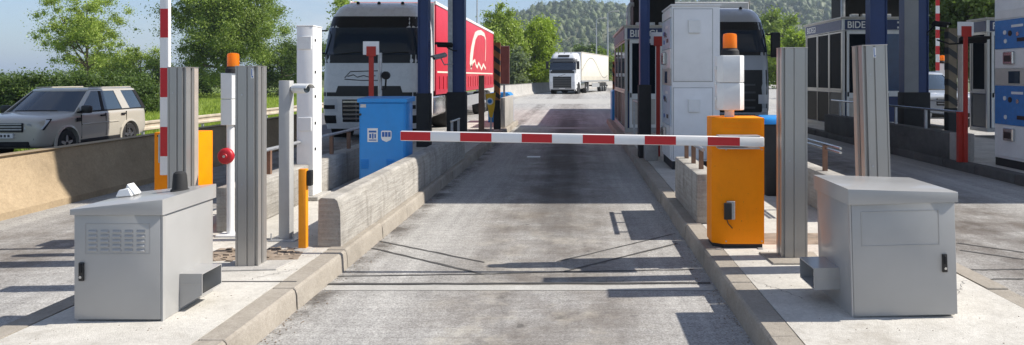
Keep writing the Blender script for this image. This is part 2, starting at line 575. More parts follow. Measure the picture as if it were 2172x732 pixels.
def text(name, body, size, material, parent, loc, rot=(PI / 2, 0, 0), extrude=.003, sx=1.0, bold=0.0, align='LEFT'):
    cu = bpy.data.curves.new(name, 'FONT')
    cu.body = body; cu.size = size; cu.extrude = extrude; cu.offset = bold
    cu.align_x = align
    t = bpy.data.objects.new(name, cu)
    COL.objects.link(t)
    dg = bpy.context.evaluated_depsgraph_get()
    me = bpy.data.meshes.new_from_object(t.evaluated_get(dg))
    bpy.data.objects.remove(t); bpy.data.curves.remove(cu)
    me.transform(Matrix.Diagonal((sx, 1, 1, 1)))
    from mathutils import Euler
    root = parent
    while root.parent is not None: root = root.parent
    me.transform(Matrix.Translation(Vector(loc) - Vector(root.location)) @ Euler(rot).to_matrix().to_4x4())
    me.materials.clear(); me.materials.append(material)
    o = bpy.data.objects.new(name, me)
    COL.objects.link(o); o.parent = parent
    return o

def copy_tree(o, parent=None):
    c = o.copy(); COL.objects.link(c); c.parent = parent
    for ch in list(o.children): copy_tree(ch, c)
    return c

# ================================================================== THE SETTING
ground = MB().face([(-9000, -300, -.72), (9000, -300, -.72), (9000, 12000, -.72), (-9000, 12000, -.72)]).build('ground', GROUND, smooth=False)
struct(ground)
road = MB().box(-6.95, 40, -6, 140, -.6, 0).build('road', ROAD, smooth=False)
struct(road)
highway = MB().box(-14.2, -6.96, -10, 220, -.7, -.45).build('highway', ASPH, smooth=False)
struct(highway)

def strip_on_road(name, pts, w, material, z=.004):
    m = MB()
    if w < .05:                                      # thin cuts, joints and cable shadows: slightly wavy and of uneven width
        q = []
        for (x0, y0), (x1, y1) in zip(pts, pts[1:]):
            for i in range(14): q.append((x0 + (x1 - x0) * i / 14 + random.uniform(-.004, .004), y0 + (y1 - y0) * i / 14 + random.uniform(-.006, .006)))
        pts = q + [pts[-1]]
        G1 = []
        for i, (x, y) in enumerate(pts):
            a = Vector(pts[max(i - 1, 0)]); b = Vector(pts[min(i + 1, len(pts) - 1)])
            d = (b - a).normalized(); h = w * random.uniform(.32, .62)
            G1.append(((x - d.y * h, y + d.x * h, z), (x + d.y * h, y - d.x * h, z)))
        for A, B in zip(G1, G1[1:]): m.face([A[0], A[1], B[1], B[0]])
        return m.build(name, material, road, smooth=False)
    for (x0, y0), (x1, y1) in zip(pts, pts[1:]):
        d = Vector((x1 - x0, y1 - y0, 0)).normalized()
        n = Vector((-d.y, d.x, 0)) * w / 2
        a, b = Vector((x0, y0, z)), Vector((x1, y1, z))
        m.face([a - n, b - n, b + n, a + n])
    return m.build(name, material, road, smooth=False)

def G(u, v): return ((u - U0) * H / (v - V0), F * H / (v - V0))
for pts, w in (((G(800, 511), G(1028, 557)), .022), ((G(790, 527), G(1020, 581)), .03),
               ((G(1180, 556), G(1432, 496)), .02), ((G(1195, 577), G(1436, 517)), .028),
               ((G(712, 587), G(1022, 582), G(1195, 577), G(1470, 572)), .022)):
    strip_on_road('saw_cut_and_shadow', pts, w, SEALSHADOW)
strip_on_road('slab_joint_band', (G(690, 611), G(1515, 611)), .13, PALEBAND, .003)
strip_on_road('slab_joint', (G(692, 603.5), G(1506, 601)), .038, SEALSHADOW, .006)
strip_on_road('saw_cut_and_shadow', (G(2030, 516), G(2172, 536)), .03, SEALSHADOW)  # right lane: overhead cable shadows drawn as dark strips
strip_on_road('saw_cut_and_shadow', (G(2036, 531), G(2172, 551)), .03, SEALSHADOW)
strip_on_road('saw_cut_and_shadow', (G(2045, 573), G(2172, 572)), .025, SEALSHADOW)  # further cable shadows, likewise painted as dark strips
strip_on_road('saw_cut_and_shadow', (G(2075, 593), G(2172, 592)), .025, SEALSHADOW)
strip_on_road('paint_fleck', (G(1118, 333), G(1146, 333)), .22, WHITEP, .004)
strip_on_road('concrete_and_sun_band', ((-1.9, 22.6), (1.05, 22.6)), .7, PALEBAND, .003)  # sunlit gap between canopy and lorry shadows, painted as a pale strip
strip_on_road('concrete_and_sun_band', ((-4.2, 47), (40, 47)), 9.0, PALEBAND, .003)

ZI = .15                                             # top of the traffic islands

def kerb_run(parent, x_face, sign, y0, y1, depth=.165, material=None):
    """kerb stones along a lane; sign = +1 when the lane lies on the +X side of the stone"""
    y = y0
    while y < y1 - .05:
        L = min(random.uniform(.9, 1.12), y1 - y)
        j = random.uniform(-.006, .006)
        zt = ZI + random.uniform(-.004, .006)
        xf = x_face + j
        xb = xf - sign * depth
        prof = [(xb, -.05), (xf + sign * .012, -.05), (xf, .10), (xf - sign * .006, zt - .014), (xf - sign * .022, zt), (xb, zt)]
        MB().prism(prof, 'y', y + .006, y + L - .006, .006).build('kerb_stone', material or KERB, parent)
        y += L

# --- left island
left_island = MB().prism([(-3.17, 2.0), (-2.083, 2.0), (-2.083, 24.2), (-3.45, 24.2), (-3.45, 8.3), (-4.15, 7.9), (-4.15, 6.3), (-3.17, 5.6)], 'z', -.04, ZI).build('left_island', ISL)
struct(left_island)
kerb_run(left_island, -1.91, 1, 2.0, 24.2)
kerb_run(left_island, -3.345, -1, 2.0, 5.5)
# --- right island
right_island = MB().box(1.243, 2.80, 2.0, 25.2, -.04, ZI).build('right_island', ISL)
struct(right_island)
kerb_run(right_island, 1.07, -1, 2.0, 25.2)
kerb_run(right_island, 2.975, 1, 2.0, 25.2)
# --- far right island
far_island = MB().box(6.683, 9.6, 9.8, 26, -.04, ZI).build('far_island', ISL)
struct(far_island)
kerb_run(far_island, 6.51, -1, 9.8, 26, material=DARKCONC)

# joint and rubble patches on the islands
def pad(parent, name, poly, z, material):
    return MB().prism(poly, 'z', ZI - .02, z, .004).build(name, material, parent)
m = MB()
for i in range(90):
    x = random.uniform(-2.95, -2.25); y = random.uniform(5.75, 6.15) + (x + 2.6) * .15
    s = random.uniform(.008, .025)
    m.hexa([(x + s * a * random.uniform(.7, 1.2), y + s * b * random.uniform(.7, 1.2), ZI - .004 + s * c * random.uniform(.5, 1)) for c in (0, 1) for a, b in ((-1, -1), (1, -1), (1, 1), (-1, 1))])
struct(m.build('rubble', SOILM, left_island), 'stuff')
pad(left_island, 'soil_strip', [(-3.0, 5.72), (-2.2, 5.78), (-2.26, 6.1), (-3.0, 6.16)], ZI + .003, SOILM)
pad(left_island, 'mortar_collar', [(-2.66, 5.42), (-2.24, 5.46), (-2.2, 5.72), (-2.68, 5.72)], ZI + .012, CONC)
pad(right_island, 'mortar_collar', [(1.52, 5.62), (1.92, 5.62), (1.95, 5.98), (1.5, 5.98)], ZI + .014, KERB)
pad(right_island, 'brick_strip', [(1.62, 6.3), (2.3, 6.3), (2.3, 6.75), (1.62, 6.75)], ZI + .003, SOILM)
strip = MB().box(-2.55, -1.97, 5.15, 5.168, ZI, ZI + .003).build('island_joint', SEALSHADOW, left_island)

# loose grit in the gutters and on the islands
m = MB()
def grit(x, y, z, s):
    m.hexa([(x + s * a * random.uniform(.6, 1.2), y + s * b * random.uniform(.6, 1.2), z + s * c * random.uniform(.5, 1.1)) for c in (0, 1) for a, b in ((-1, -1), (1, -1), (1, 1), (-1, 1))])
for i in range(420):
    y = 3.4 + random.random() ** 1.5 * 9
    grit(-1.895 + random.random() ** 2 * .16, y, .001, random.uniform(.0015, .005))
    grit(1.055 - random.random() ** 2 * .14, y, .001, random.uniform(.0015, .005))
for i in range(260):
    y = 3.4 + random.random() ** 1.5 * 6
    grit(random.uniform(-3.0, -2.1), y, ZI, random.uniform(.0012, .0035))
    grit(random.uniform(1.26, 2.78), y, ZI, random.uniform(.0012, .0035))
o = m.build('grit', SOILM, smooth=False)
struct(o, 'stuff'); o['label'] = 'loose grit along the kerbs and on the islands'; o['category'] = 'grit'

def crack(parent, x0, y0, x1, y1, w=.004):
    q = []
    N = 22
    for i in range(N + 1): q.append((x0 + (x1 - x0) * i / N + random.uniform(-.018, .018), y0 + (y1 - y0) * i / N + random.uniform(-.018, .018)))
    mm = MB()
    for (a, b), (c, d) in zip(q, q[1:]):
        h = w * random.uniform(.3, 1)
        e = Vector((c - a, d - b)).normalized() * h
        mm.face([(a - e.y, b + e.x, ZI + .0015), (a + e.y, b - e.x, ZI + .0015), (c + e.y, d - e.x, ZI + .0015), (c - e.y, d + e.x, ZI + .0015)])
    mm.build('crack', SEALSHADOW, parent, smooth=False)
crack(left_island, -2.34, 5.2, -2.09, 5.5, .0022); crack(right_island, 1.25, 5.2, 1.5, 4.75, .0022); crack(right_island, 2.35, 4.62, 2.78, 5.2, .0022)

# --- roadside concrete barrier on the left
def jersey(path, h, name, label, material, wb=.56, wt=.2):
    """profiled barrier swept along a ground path; the path is its toe on the road side (right-hand side)"""
    prof = [(0, 0), (0, .08), (-.16, .30), (-.16 - (wb - wt) / 2 + .1, h - .02), (-.20, h), (-.20 - wt, h), (-.24 - wt, h - .02), (-wb + .05, .3), (-wb, .08), (-wb, 0)]
    R = []
    for i, (x, y) in enumerate(path):
        a = Vector(path[max(i - 1, 0)]); b = Vector(path[min(i + 1, len(path) - 1)])
        d = (b - a).normalized(); n = Vector((d.y, -d.x))
        R.append([(x + n.x * p, y + n.y * p, q) for p, q in prof])
    o = MB().rings(R).build(name, material)
    base = (path[0][0], path[0][1], 0)
    rebase(o, base)
    return tag(o, label, 'barrier')
jersey([(-6.36, 3.0), (-6.36, 9.0), (-6.36, 17.6)], .69, 'concrete_barrier', 'long tan concrete road barrier between the toll lane and the silver car', JERS)
jersey([(-5.4, 44), (-4.9, 52), (-4.2, 60), (-3.4, 70), (-1.3, 85), (3.8, 98), (14, 108), (40, 118)], .98, 'concrete_barrier', 'curving pale concrete barrier behind the white lorry on the far bend', CONC)

# --- low walls on the islands
def low_wall(name, label, x0, x1, y0, y1, h, material=BOARD):
    o = MB().box(x0, x1, y0, y1, ZI, ZI + h, .018, 2).build(name, material)
    rebase(o, ((x0 + x1) / 2, y0, ZI))
    return tag(o, label, 'wall')
m = MB()
ys = [6.2, 6.9, 7.9, 9.2, 10.6, 11.8, 13.1]
R = []
for i, y in enumerate(ys):
    j = random.uniform(-.008, .008)
    R.append([(-2.18 + j, y, ZI), (-1.985 + j, y, ZI), (-1.99 + j, y, ZI + .30), (-2.015 + j, y, ZI + .40 + j), (-2.04 + j, y, ZI + .42 + j), (-2.155 + j, y, ZI + .425 + j), (-2.175 + j, y, ZI + .40)])
o = m.rings(R).build('low_wall', BOARD)
rebase(o, (-2.08, 6.2, ZI))
tag(o, 'rough board-marked low concrete wall beside the left kerb of the middle lane', 'wall')
low_wall('low_wall', 'concrete wall carrying a handrail behind the grey camera post', -3.34, -3.12, 6.78, 13.0, .42)
low_wall('low_wall', 'short concrete block with three brown posts beside the orange barrier cabinet', 1.19, 1.40, 7.18, 8.75, .49)
low_wall('low_wall', 'concrete wall with steel handrail behind the right grey cabinet', 2.62, 2.82, 7.3, 12.5, .42)
low_wall('low_wall', 'dark concrete wall running back from the red post on the far island', 6.53, 6.80, 12.78, 19.2, .46, DARKCONC)
o = MB().box(6.53, 6.80, 12.45, 12.775, ZI, ZI + .47, .015, 2).build('concrete_block', CONC)
rebase(o, (6.66, 12.45, ZI)); tag(o, 'pale concrete end block at the foot of the red post', 'block')

# ================================================================== GREY CONTROL CABINETS
def control_cabinet(label, x0, x1, y0, y1, zbody, zl, zr, road_side, duct):
    """zl / zr: height of the lid's top at its left and right end (above the island)"""
    t = thing('control_cabinet', label, 'cabinet', ((x0 + x1) / 2, y0, ZI))
    g = .012
    # shell behind the door
    MB().box(x0 + .004, x1 - .004, y0 + .022, y1, ZI, ZI + zbody, .006, 2).build('body', BOXG, t)
    door = MB().box(x0 + g if road_side < 0 else x0, x1 if road_side < 0 else x1 - g, y0, y0 + .018, ZI + .012, ZI + zbody - .004, .005, 2).build('door', BOXG, t)
    fl = MB().box(x1 - g + .002, x1, y0 + .002, y0 + .03, ZI, ZI + zbody - .002) if road_side > 0 else MB().box(x0, x0 + g - .002, y0 + .002, y0 + .03, ZI, ZI + zbody - .002)
    fl.build('door_flange', BOXG, t)
    a = .012
    poly = [(x0 - a, ZI + zbody - .012), (x1 + a, ZI + zbody - .012), (x1 + a, ZI + zr), (x0 - a, ZI + zl)]
    lid = MB().prism(poly, 'y', y0 - .022, y1 + .015, .006, 2).build('lid', BOXG, t)
    # duct on the road side
    xw, xe, ya, yb, zt, zb, zbw = duct
    w = .006
    d = MB()
    d.hexa([(xw, ya, zbw), (xe, ya, zb), (xe, ya + w, zb), (xw, ya + w, zbw), (xw, ya, zt), (xe, ya, zt), (xe, ya + w, zt), (xw, ya + w, zt)])
    d.hexa([(xw, yb - w, zbw), (xe, yb - w, zb), (xe, yb, zb), (xw, yb, zbw), (xw, yb - w, zt), (xe, yb - w, zt), (xe, yb, zt), (xw, yb, zt)])
    d.hexa([(xw, ya + w, zt - w), (xe, ya + w, zt - w), (xe, yb - w, zt - w), (xw, yb - w, zt - w), (xw, ya + w, zt - .0005), (xe, ya + w, zt - .0005), (xe, yb - w, zt - .0005), (xw, yb - w, zt - .0005)])
    d.hexa([(xw, ya + w, zbw), (xe, ya + w, zb + .0005), (xe, yb - w, zb + .0005), (xw, yb - w, zbw), (xw, ya + w, zbw + w), (xe, ya + w, zb + w), (xe, yb - w, zb + w), (xw, yb - w, zbw + w)])
    du = d.build('duct', BOXG, t)
    s = 1 if xe > xw else -1
    zs = (zt + zb) / 2
    MB().box(min(xw, xe - s * .002), max(xw, xe - s * .002), ya - .0015, ya, zs, zs + .003).build('duct_seam', ALU, du)
    return t, door, lid

def handle(door, x, y, z):
    h = MB().box(x - .015, x + .015, y - .012, y, z - .055, z + .055, .004, 2).build('handle', BLACK, door)
    MB().box(x - .008, x + .008, y - .021, y - .012, z - .005, z + .047, .003).build('latch', TRIM, h)
    MB().cyl((x, y - .0125, z - .03), (x, y - .018, z - .03), .008, n=12).build('keyhole', CHROME, h)

Y1 = 4.32
k = F / Y1
bx0, bx1 = X(157, Y1), X(345, Y1)
t, door, lid = control_cabinet('grey metal control cabinet with a louvred door and antenna on its lid', bx0, bx1, Y1, 4.93, .644, .667, .725, 1,
                               (bx1 - .004, -2.306, 4.51, 4.76, .381, .250, .165))
handle(door, X(174, Y1), Y1, Z(576, Y1))
# louvre panel
px0, px1, pz0, pz1 = X(181, Y1), X(318, Y1), Z(539, Y1), Z(474, Y1)
fr = .003
m = MB()
m.box(px0, px1, Y1 - .0025, Y1, pz0, pz0 + fr); m.box(px0, px1, Y1 - .0025, Y1, pz1 - fr, pz1)
m.box(px0, px0 + fr, Y1 - .0025, Y1, pz0 + fr, pz1 - fr); m.box(px1 - fr, px1, Y1 - .0025, Y1, pz0 + fr, pz1 - fr)
m.build('panel_rim', BOXG, door)
for c in range(5):
    for r in range(5):
        x = X(188 + 25.4 * c, Y1); z = Z(488 + r * 10, Y1)
        MB().hexa([(x, Y1, z - .018), (x + .052, Y1, z - .018), (x + .052, Y1 + .002, z), (x, Y1 + .002, z),
                   (x + .004, Y1 - .011, z - .013), (x + .048, Y1 - .011, z - .013), (x + .050, Y1 - .002, z + .002), (x + .002, Y1 - .002, z + .002)], .0015).build('louver', BOXG, door)
# lid fittings
zl = ZI + .852 - .15
m = MB(); cx, cy, cz = -2.567, 4.74, ZI + .705
m.lathe([(.055, .0), (.055, .012), (.047, .016), (.041, .10), (.037, .118), (.024, .128)], (cx, cy, cz), 24)
m.build('antenna', BLACKR, t)
cx, cy, cz = -2.885, 4.72, ZI + .676
m = MB()
m.hexa([(cx - .06, cy - .05, cz), (cx + .05, cy - .05, cz + .008), (cx + .05, cy + .05, cz + .008), (cx - .06, cy + .05, cz),
        (cx - .045, cy - .04, cz + .045), (cx + .02, cy - .04, cz + .06), (cx + .02, cy + .04, cz + .06), (cx - .045, cy + .04, cz + .045)], .006)
m.hexa([(cx - .005, cy - .035, cz + .05), (cx + .055, cy - .035, cz + .012), (cx + .062, cy - .035, cz + .02), (cx + .01, cy - .035, cz + .085),
        (cx - .005, cy + .035, cz + .05), (cx + .055, cy + .035, cz + .012), (cx + .062, cy + .035, cz + .02), (cx + .01, cy + .035, cz + .085)], .003)
m.build('lid_bracket', WHITEP, t)

Y2 = 4.39
bx0, bx1 = X(1808, Y2), X(2032, Y2)
t, door, lid = control_cabinet('grey metal control cabinet with a plain embossed door panel and side duct', bx0, bx1, Y2, 5.0, .70, .785, .748, -1,
                               (bx0 + .004, 1.505, 4.60, 4.89, .404, .268, .268))
handle(door, X(2006, Y2), Y2, Z(560, Y2))
px0, px1, pz0, pz1 = X(1832, Y2), X(1997, Y2), Z(521, Y2), Z(447, Y2)
fr = .004
m = MB()
m.box(px0, px1, Y2 - .003, Y2, pz0, pz0 + fr); m.box(px0, px1, Y2 - .003, Y2, pz1 - fr, pz1)
m.box(px0, px0 + fr, Y2 - .003, Y2, pz0 + fr, pz1 - fr); m.box(px1 - fr, px1, Y2 - .003, Y2, pz0 + fr, pz1 - fr)
m.build('panel_rim', BOXG, door)
t.rotation_euler = (0, math.radians(-1.6), 0)

# ================================================================== ALUMINIUM LIGHT-CURTAIN POSTS
def curtain_post(label, x0, w, y0, d, ztop, side, lean=0, warm=False, sticker=None):
    """side = +1: groove side looks to +X"""
    t = thing('sensor_post', label, 'post', (x0 + w / 2, y0, ZI))
    pts = [(0, .0), (.012, 0), (.012, .006), (.018, .006), (.018, 0), (w * .5, 0), (w * .5, .010), (w * .5 + .012, .010), (w * .5 + .012, 0), (w - .028, 0), (w - .028, .022),
           (w - .008, .022), (w - .008, .008), (w, .008), (w, d * .38), (w - .022, d * .38), (w - .022, d * .55), (w - .004, d * .55), (w - .004, d * .62), (w, d * .62), (w, d), (0, d)]
    if side < 0: pts = [(w - a, b) for a, b in pts][::-1]
    MB().prism([(x0 + a, y0 + b) for a, b in pts], 'z', ZI, ztop - .006).build('profile', ALU, t, smooth=False)
    MB().box(x0 - .003, x0 + w + .003, y0 - .003, y0 + d + .003, ztop - .006, ztop, .002).build('cap', ALU, t)
    xs = x0 + w - .004 if side > 0 else x0 - .0025
    if warm: MB().box(xs, xs + .0065, y0 + d * .66, y0 + d - .006, ZI + .01, ztop - .012).build('side_strip', ALUW, t)
    for dz in (.22, .9):
        MB().cyl((x0 + w * .3, y0 - .004, ztop - dz), (x0 + w * .3, y0, ztop - dz), .007, n=10).build('bolt', GALV, t)
    if sticker is not None:
        st = MB().box(sticker - .010, sticker + .010, y0 - .0012, y0, ztop - .095, ztop - .02).build('sticker', INK, t)
        MB().box(sticker - .006, sticker - .001, y0 - .0022, y0 - .0012, ztop - .075, ztop - .025).build('sticker_print', INKB, st)
        MB().cyl((sticker + .001, y0 - .0012, ztop - .083), (sticker + .001, y0 - .0022, ztop - .083), .006, n=10).build('sticker_print', INKB, st)
    t.rotation_euler = (0, math.radians(lean), 0)
    return t
curtain_post('grooved aluminium sensor post nearest the lane, beside the grey louvred cabinet', X(499, 5.535), .170, 5.535, .16, 1.68, 1, 0, sticker=X(535, 5.535))
curtain_post('aluminium sensor post in front of the raised striped barrier arm', X(355, 6.2), .155, 6.2, .21, 1.68, 1, 0, warm=True)
curtain_post('grooved aluminium sensor post between orange barrier cabinet and right grey cabinet', X(1658, 5.79), .205, 5.79, .15, 1.83, -1, 0)
curtain_post('leaning aluminium sensor post rising behind the right grey cabinet', X(1842, 5.42), .185, 5.42, .2, 1.835, -1, -1.6, warm=True, sticker=X(1868, 5.42))

# ================================================================== BEACONS
def beacon(parent, x, y, z, r=.045, h=.135):
    b = MB().lathe([(r * 1.05, 0), (r * 1.25, .004), (r * 1.2, h * .22), (r * .98, h * .3), (r * .98, h * .34)], (x, y, z), 20).build('beacon_base', BLACKR, parent)
    MB().lathe([(r * .95, 0), (r * .93, h * .55), (r * .86, h * .66), (r * .5, h * .70), (.001, h * .71)], (x, y, z + h * .34), 24).build('beacon_lens', AMBER, b)
    MB().cyl((x, y, z + h * .345), (x, y, z + h * .85), r * .3, r * .22, 10).build('beacon_reflector', CHROME, b)

def octo(w, d, c): return [(-w + c, -d), (w - c, -d), (w, -d + c), (w, d - c), (w - c, d), (-w + c, d), (-w, d - c), (-w, -d + c)]

yb = 6.65
xb = X(489, yb)
t = thing('beacon_post', 'white pole with amber beacon and red alarm bell beside an aluminium post', 'beacon post', (xb, yb, ZI))
MB().cyl((xb, yb, ZI), (xb, yb, Z(262, yb)), .033, n=20).build('pole', WHITE, t)
MB().box(xb - .1, xb + .1, yb - .08, yb + .08, ZI, ZI + .02, .003).build('foot_plate', WHITE, t)
zh0, zh1 = Z(265, yb), Z(155, yb)
for a, b in ((zh0, (zh0 + zh1) / 2 - .002), ((zh0 + zh1) / 2 + .002, zh1)):
    MB().prism([(xb - .005 + p, yb + q) for p, q in octo(.066, .06, .022)], 'z', a, b, .004).build('housing', WHITEP, t)
beacon(t, xb + .025, yb, zh1, .055, .175)
bell = MB().lathe([(.005, -.082), (.022, -.081), (.026, -.074), (.055, -.072), (.066, -.066), (.073, -.052), (.073, -.03), (.05, -.028), (.05, -.0)], (X(484, yb), yb, Z(330, yb)), 24, 'y').build('bell', BELLRED, t)
MB().cyl((X(484, yb), yb - .086, Z(330, yb)), (X(484, yb), yb - .0815, Z(330, yb)), .012, n=10).build('bell_screw', CHROME, bell)

# ================================================================== CAMERA POST, WHITE COLUMN, YELLOW POST
def cctv(name, label, loc, yaw, length, r, material, tilt=0, bracket=None):
    t = thing(name, label, 'camera', loc)
    x, y, z = loc
    L = length
    R = []
    for yy, s in ((-L / 2, 1), (-L / 2 + .01, 1.06), (L / 2 - .02, 1.06), (L / 2, .8)):
        R.append([(x + math.cos(a) * r * s, y + yy, z + math.sin(a) * r * s * .85) for a in [2 * PI * i / 16 for i in range(16)]])
    b = MB().rings(R).build('camera_body', material, t)
    G1, G2 = [], []
    for yy in (-L / 2 - .05, L / 2 - .03):
        G1.append([(x + math.cos(a) * r * 1.28, y + yy, z + math.sin(a) * r * 1.15) for a in [math.radians(10 + 16 * i) for i in range(11)]])
        G2.append([(x + math.cos(a) * r * 1.18, y + yy, z + math.sin(a) * r * 1.05) for a in [math.radians(10 + 16 * i) for i in range(11)]])
    MB().sheet(G1, G2).build('sun_shield', material, t)
    MB().cyl((x, y - L / 2 - .006, z), (x, y - L / 2 + .004, z), r * .75, n=16).build('lens', GLASS, t)
    if bracket: MB().tube([tuple(Vector(p) + Vector(loc)) for p in bracket], .014, 8).build('bracket', material, t)
    t.rotation_euler = (math.radians(tilt), 0, math.radians(yaw))
    return t

yc = 6.46
x0, x1 = X(591, yc), X(614, yc)
t = thing('camera_post', 'slim grey square post on a bolted base plate carrying the white camera', 'post', ((x0 + x1) / 2, yc, ZI))
MB().box(x0, x1, yc, yc + .10, ZI + .012, Z(171, yc), .004, 2).build('post', GREYP, t)
MB().box(x0 - .07, x1 + .07, yc - .06, yc + .16, ZI, ZI + .012, .002).build('base_plate', GALV, t)
for a in (x0 - .05, x1 + .05):
    for b in (yc - .04, yc + .14):
        MB().cyl((a, b, ZI + .012), (a, b, ZI + .07), .006, n=8).build('bolt', GALV, t)
cctv('surveillance_camera', 'white bullet camera on the slim grey post', (X(634, yc) , yc + .02, Z(189, yc)), 62, .17, .042, WHITEP, 0,
     [(-.01, .07, 0), (-.03, .10, -.01), (-.01, .125, -.005)])

yw = 8.55
x0, x1 = X(629, yw), X(664, yw)
t = thing('white_column', 'tall white rectangular metal column with two square covers behind the camera post', 'column', ((x0 + x1) / 2, yw, ZI))
MB().box(x0 - .06, x1 + .08, yw - .06, yw + .40, ZI, ZI + .05, .008).build('plinth', CONC, t)
MB().box(x0, x1, yw, yw + .30, ZI + .05, Z(56, yw), .008, 2).build('body', WHITE, t)
MB().box(x0 - .006, x1 + .006, yw - .006, yw + .306, Z(56, yw), Z(53.5, yw), .003).build('cap', WHITE, t)
for v0, v1 in ((77, 105), (249, 278)):
    MB().box(X(633, yw), X(661, yw), yw - .014, yw, Z(v1, yw), Z(v0, yw), .004).build('cover', WHITEP, t)
for v in (85, 153, 205, 262, 317):
    MB().box(x1, x1 + .010, yw + .05, yw + .075, Z(v + 3, yw), Z(v - 3, yw), .002).build('hinge', TRIM, t)

yy = 6.08
x0, x1 = X(632.5, yy), X(649, yy)
t = thing('sensor_post', 'short yellow square post with a black sensor by the left kerb', 'post', ((x0 + x1) / 2, yy, ZI))
MB().box(x0, x1, yy, yy + .055, ZI, Z(359, yy), .004, 2).build('post', YELLOW, t)
MB().lathe([(.085, 0), (.08, .008), (.055, .016), (.04, .02)], ((x0 + x1) / 2, yy + .03, ZI), 14).build('mortar_base', CONC, t)
MB().box(x1 + .001, x1 + .042, yy + .005, yy + .06, Z(395, yy), Z(362, yy), .008, 2).build('sensor_head', BLACK, t)

# ================================================================== BARRIER GATES
def stripe_sleeve(p0, p1, hw, hh, name, material, parent, proud=.0015):
    p0, p1 = Vector(p0), Vector(p1)
    return MB().hexa([(p0.x, p0.y - hw - proud, p0.z - hh - proud), (p1.x, p1.y - hw - proud, p1.z - hh - proud), (p1.x, p1.y + hw + proud, p1.z - hh - proud), (p0.x, p0.y + hw + proud, p0.z - hh - proud),
                      (p0.x, p0.y - hw - proud, p0.z + hh + proud), (p1.x, p1.y - hw - proud, p1.z + hh + proud), (p1.x, p1.y + hw + proud, p1.z + hh + proud), (p0.x, p0.y + hw + proud, p0.z + hh + proud)]).build(name, material, parent)

yo = 6.16
ox0, ox1 = X(1512, yo), X(1621, yo)
ya = 6.055
t = thing('barrier_gate', 'orange barrier cabinet with a lowered red and white arm across the middle lane', 'barrier', ((ox0 + ox1) / 2, yo, ZI))
cz = Z(250, yo)
# cabinet with a chamfered lane-side corner
plan = [(ox0 + .085, yo), (ox1, yo), (ox1, yo + .34), (ox0 + .06, yo + .34), (ox0, yo + .28), (ox0, yo + .06)]
MB().prism([(a + (.012 if a < 1.3 else -.012), b + .012 if b < 6.3 else b - .012) for a, b in plan], 'z', ZI, ZI + .035).build('plinth', BLACKR, t)
cab = MB().prism(plan, 'z', ZI + .035, cz, .006, 2).build('cabinet', ORANGE, t)
m = MB(); zc0, zc1 = Z(272, yo), Z(261, yo)
m.box(X(1535, yo), X(1614, yo), yo - .003, yo, zc0, zc0 + .004); m.box(X(1535, yo), X(1614, yo), yo - .003, yo, zc1 - .004, zc1)
m.box(X(1535, yo), X(1535, yo) + .004, yo - .003, yo, zc0 + .004, zc1 - .004); m.box(X(1614, yo) - .004, X(1614, yo), yo - .003, yo, zc0 + .004, zc1 - .004)
m.build('panel_rim', ORANGE, cab)
for zz in (ZI + .06, Z(292, yo) - .1):
    for uu in (1616, 1540):
        MB().cyl((X(uu, yo), yo - .004, zz), (X(uu, yo), yo, zz), .006, n=8).build('bolt', GALV, cab)
for sgn in (ox0 + .02, ox1 - .06):
    MB().box(sgn, sgn + .04, yo - .045, yo - .001, ZI, ZI + .008).build('anchor_lug', GALV, t)
m = MB().box(X(1541, yo), X(1558, yo), yo - .022, yo, Z(465, yo), Z(426, yo), .003)
lp = m.build('lock_plate', GALV, cab)
MB().box(X(1534, yo), X(1550, yo), yo - .05, yo - .0225, Z(464, yo), Z(429, yo), .006, 2).build('lock_cover', BLACK, lp)
MB().tube([(X(1540, yo), yo - .03, Z(464, yo)), (X(1544, yo), yo - .012, Z(474, yo)), (X(1553, yo), yo - .006, Z(484, yo))], .004, 6).build('lock_cable', BLACKR, lp)
# arm (rises slightly towards its free end)
xl, xr = X(850, ya), X(1620, ya)
zL, zR = Z(288, ya), Z(301, ya)
def armz(x): return zL + (zR - zL) * (x - xl) / (xr - xl)
hh, hw = .0405, .022
arm = MB().hexa([(xl, ya - hw, zL - hh), (xr, ya - hw, zR - hh), (xr, ya + hw, zR - hh), (xl, ya + hw, zL - hh), (xl, ya - hw, zL + hh), (xr, ya - hw, zR + hh), (xr, ya + hw, zR + hh), (xl, ya + hw, zL + hh)], .008, 2).build('arm', WHITE, t)
for a, b in ((851, 914), (977, 1043), (1107, 1171), (1236, 1303), (1367, 1433), (1500, 1568)):
    p, q = X(a, ya), X(b, ya)
    stripe_sleeve((p, ya, armz(p)), (q, ya, armz(q)), hw, hh - .007, 'stripe', RED, arm)
for zz in (zR + hh + .006, zR - hh - .012):
    MB().box(X(1524, ya), X(1612, ya), ya - .015, yo - .001, zz - .006, zz + .006, .002).build('clamp_plate', GALV, t)
MB().cyl((X(1585, ya), ya + hw + .001, zR), (X(1585, ya), yo + .01, zR), .03, n=16).build('pivot', GALV, t)
# beacon housing on top
hx = X(1547, yo + .15); hy = yo + .15
MB().cyl((hx, hy, cz), (hx, hy, Z(233, hy)), .042, n=16).build('neck', WHITEP, t)
z0, z1 = Z(233, hy), Z(118, hy)
for a, b in ((z0, (z0 + z1) / 2 - .0015), ((z0 + z1) / 2 + .0015, z1)):
    MB().prism([(hx + p, hy + q) for p, q in octo(.117, .09, .045)], 'z', a, b, .008, 2).build('housing', WHITEP, t)
for zz in (z0 + .1, (z0 + z1) / 2, z1 - .11):
    MB().box(hx - .132, hx - .118, hy - .04, hy - .005, zz - .018, zz + .018, .003).build('hinge', WHITEP, t)
beacon(t, hx + .005, hy, z1, .064, .185)

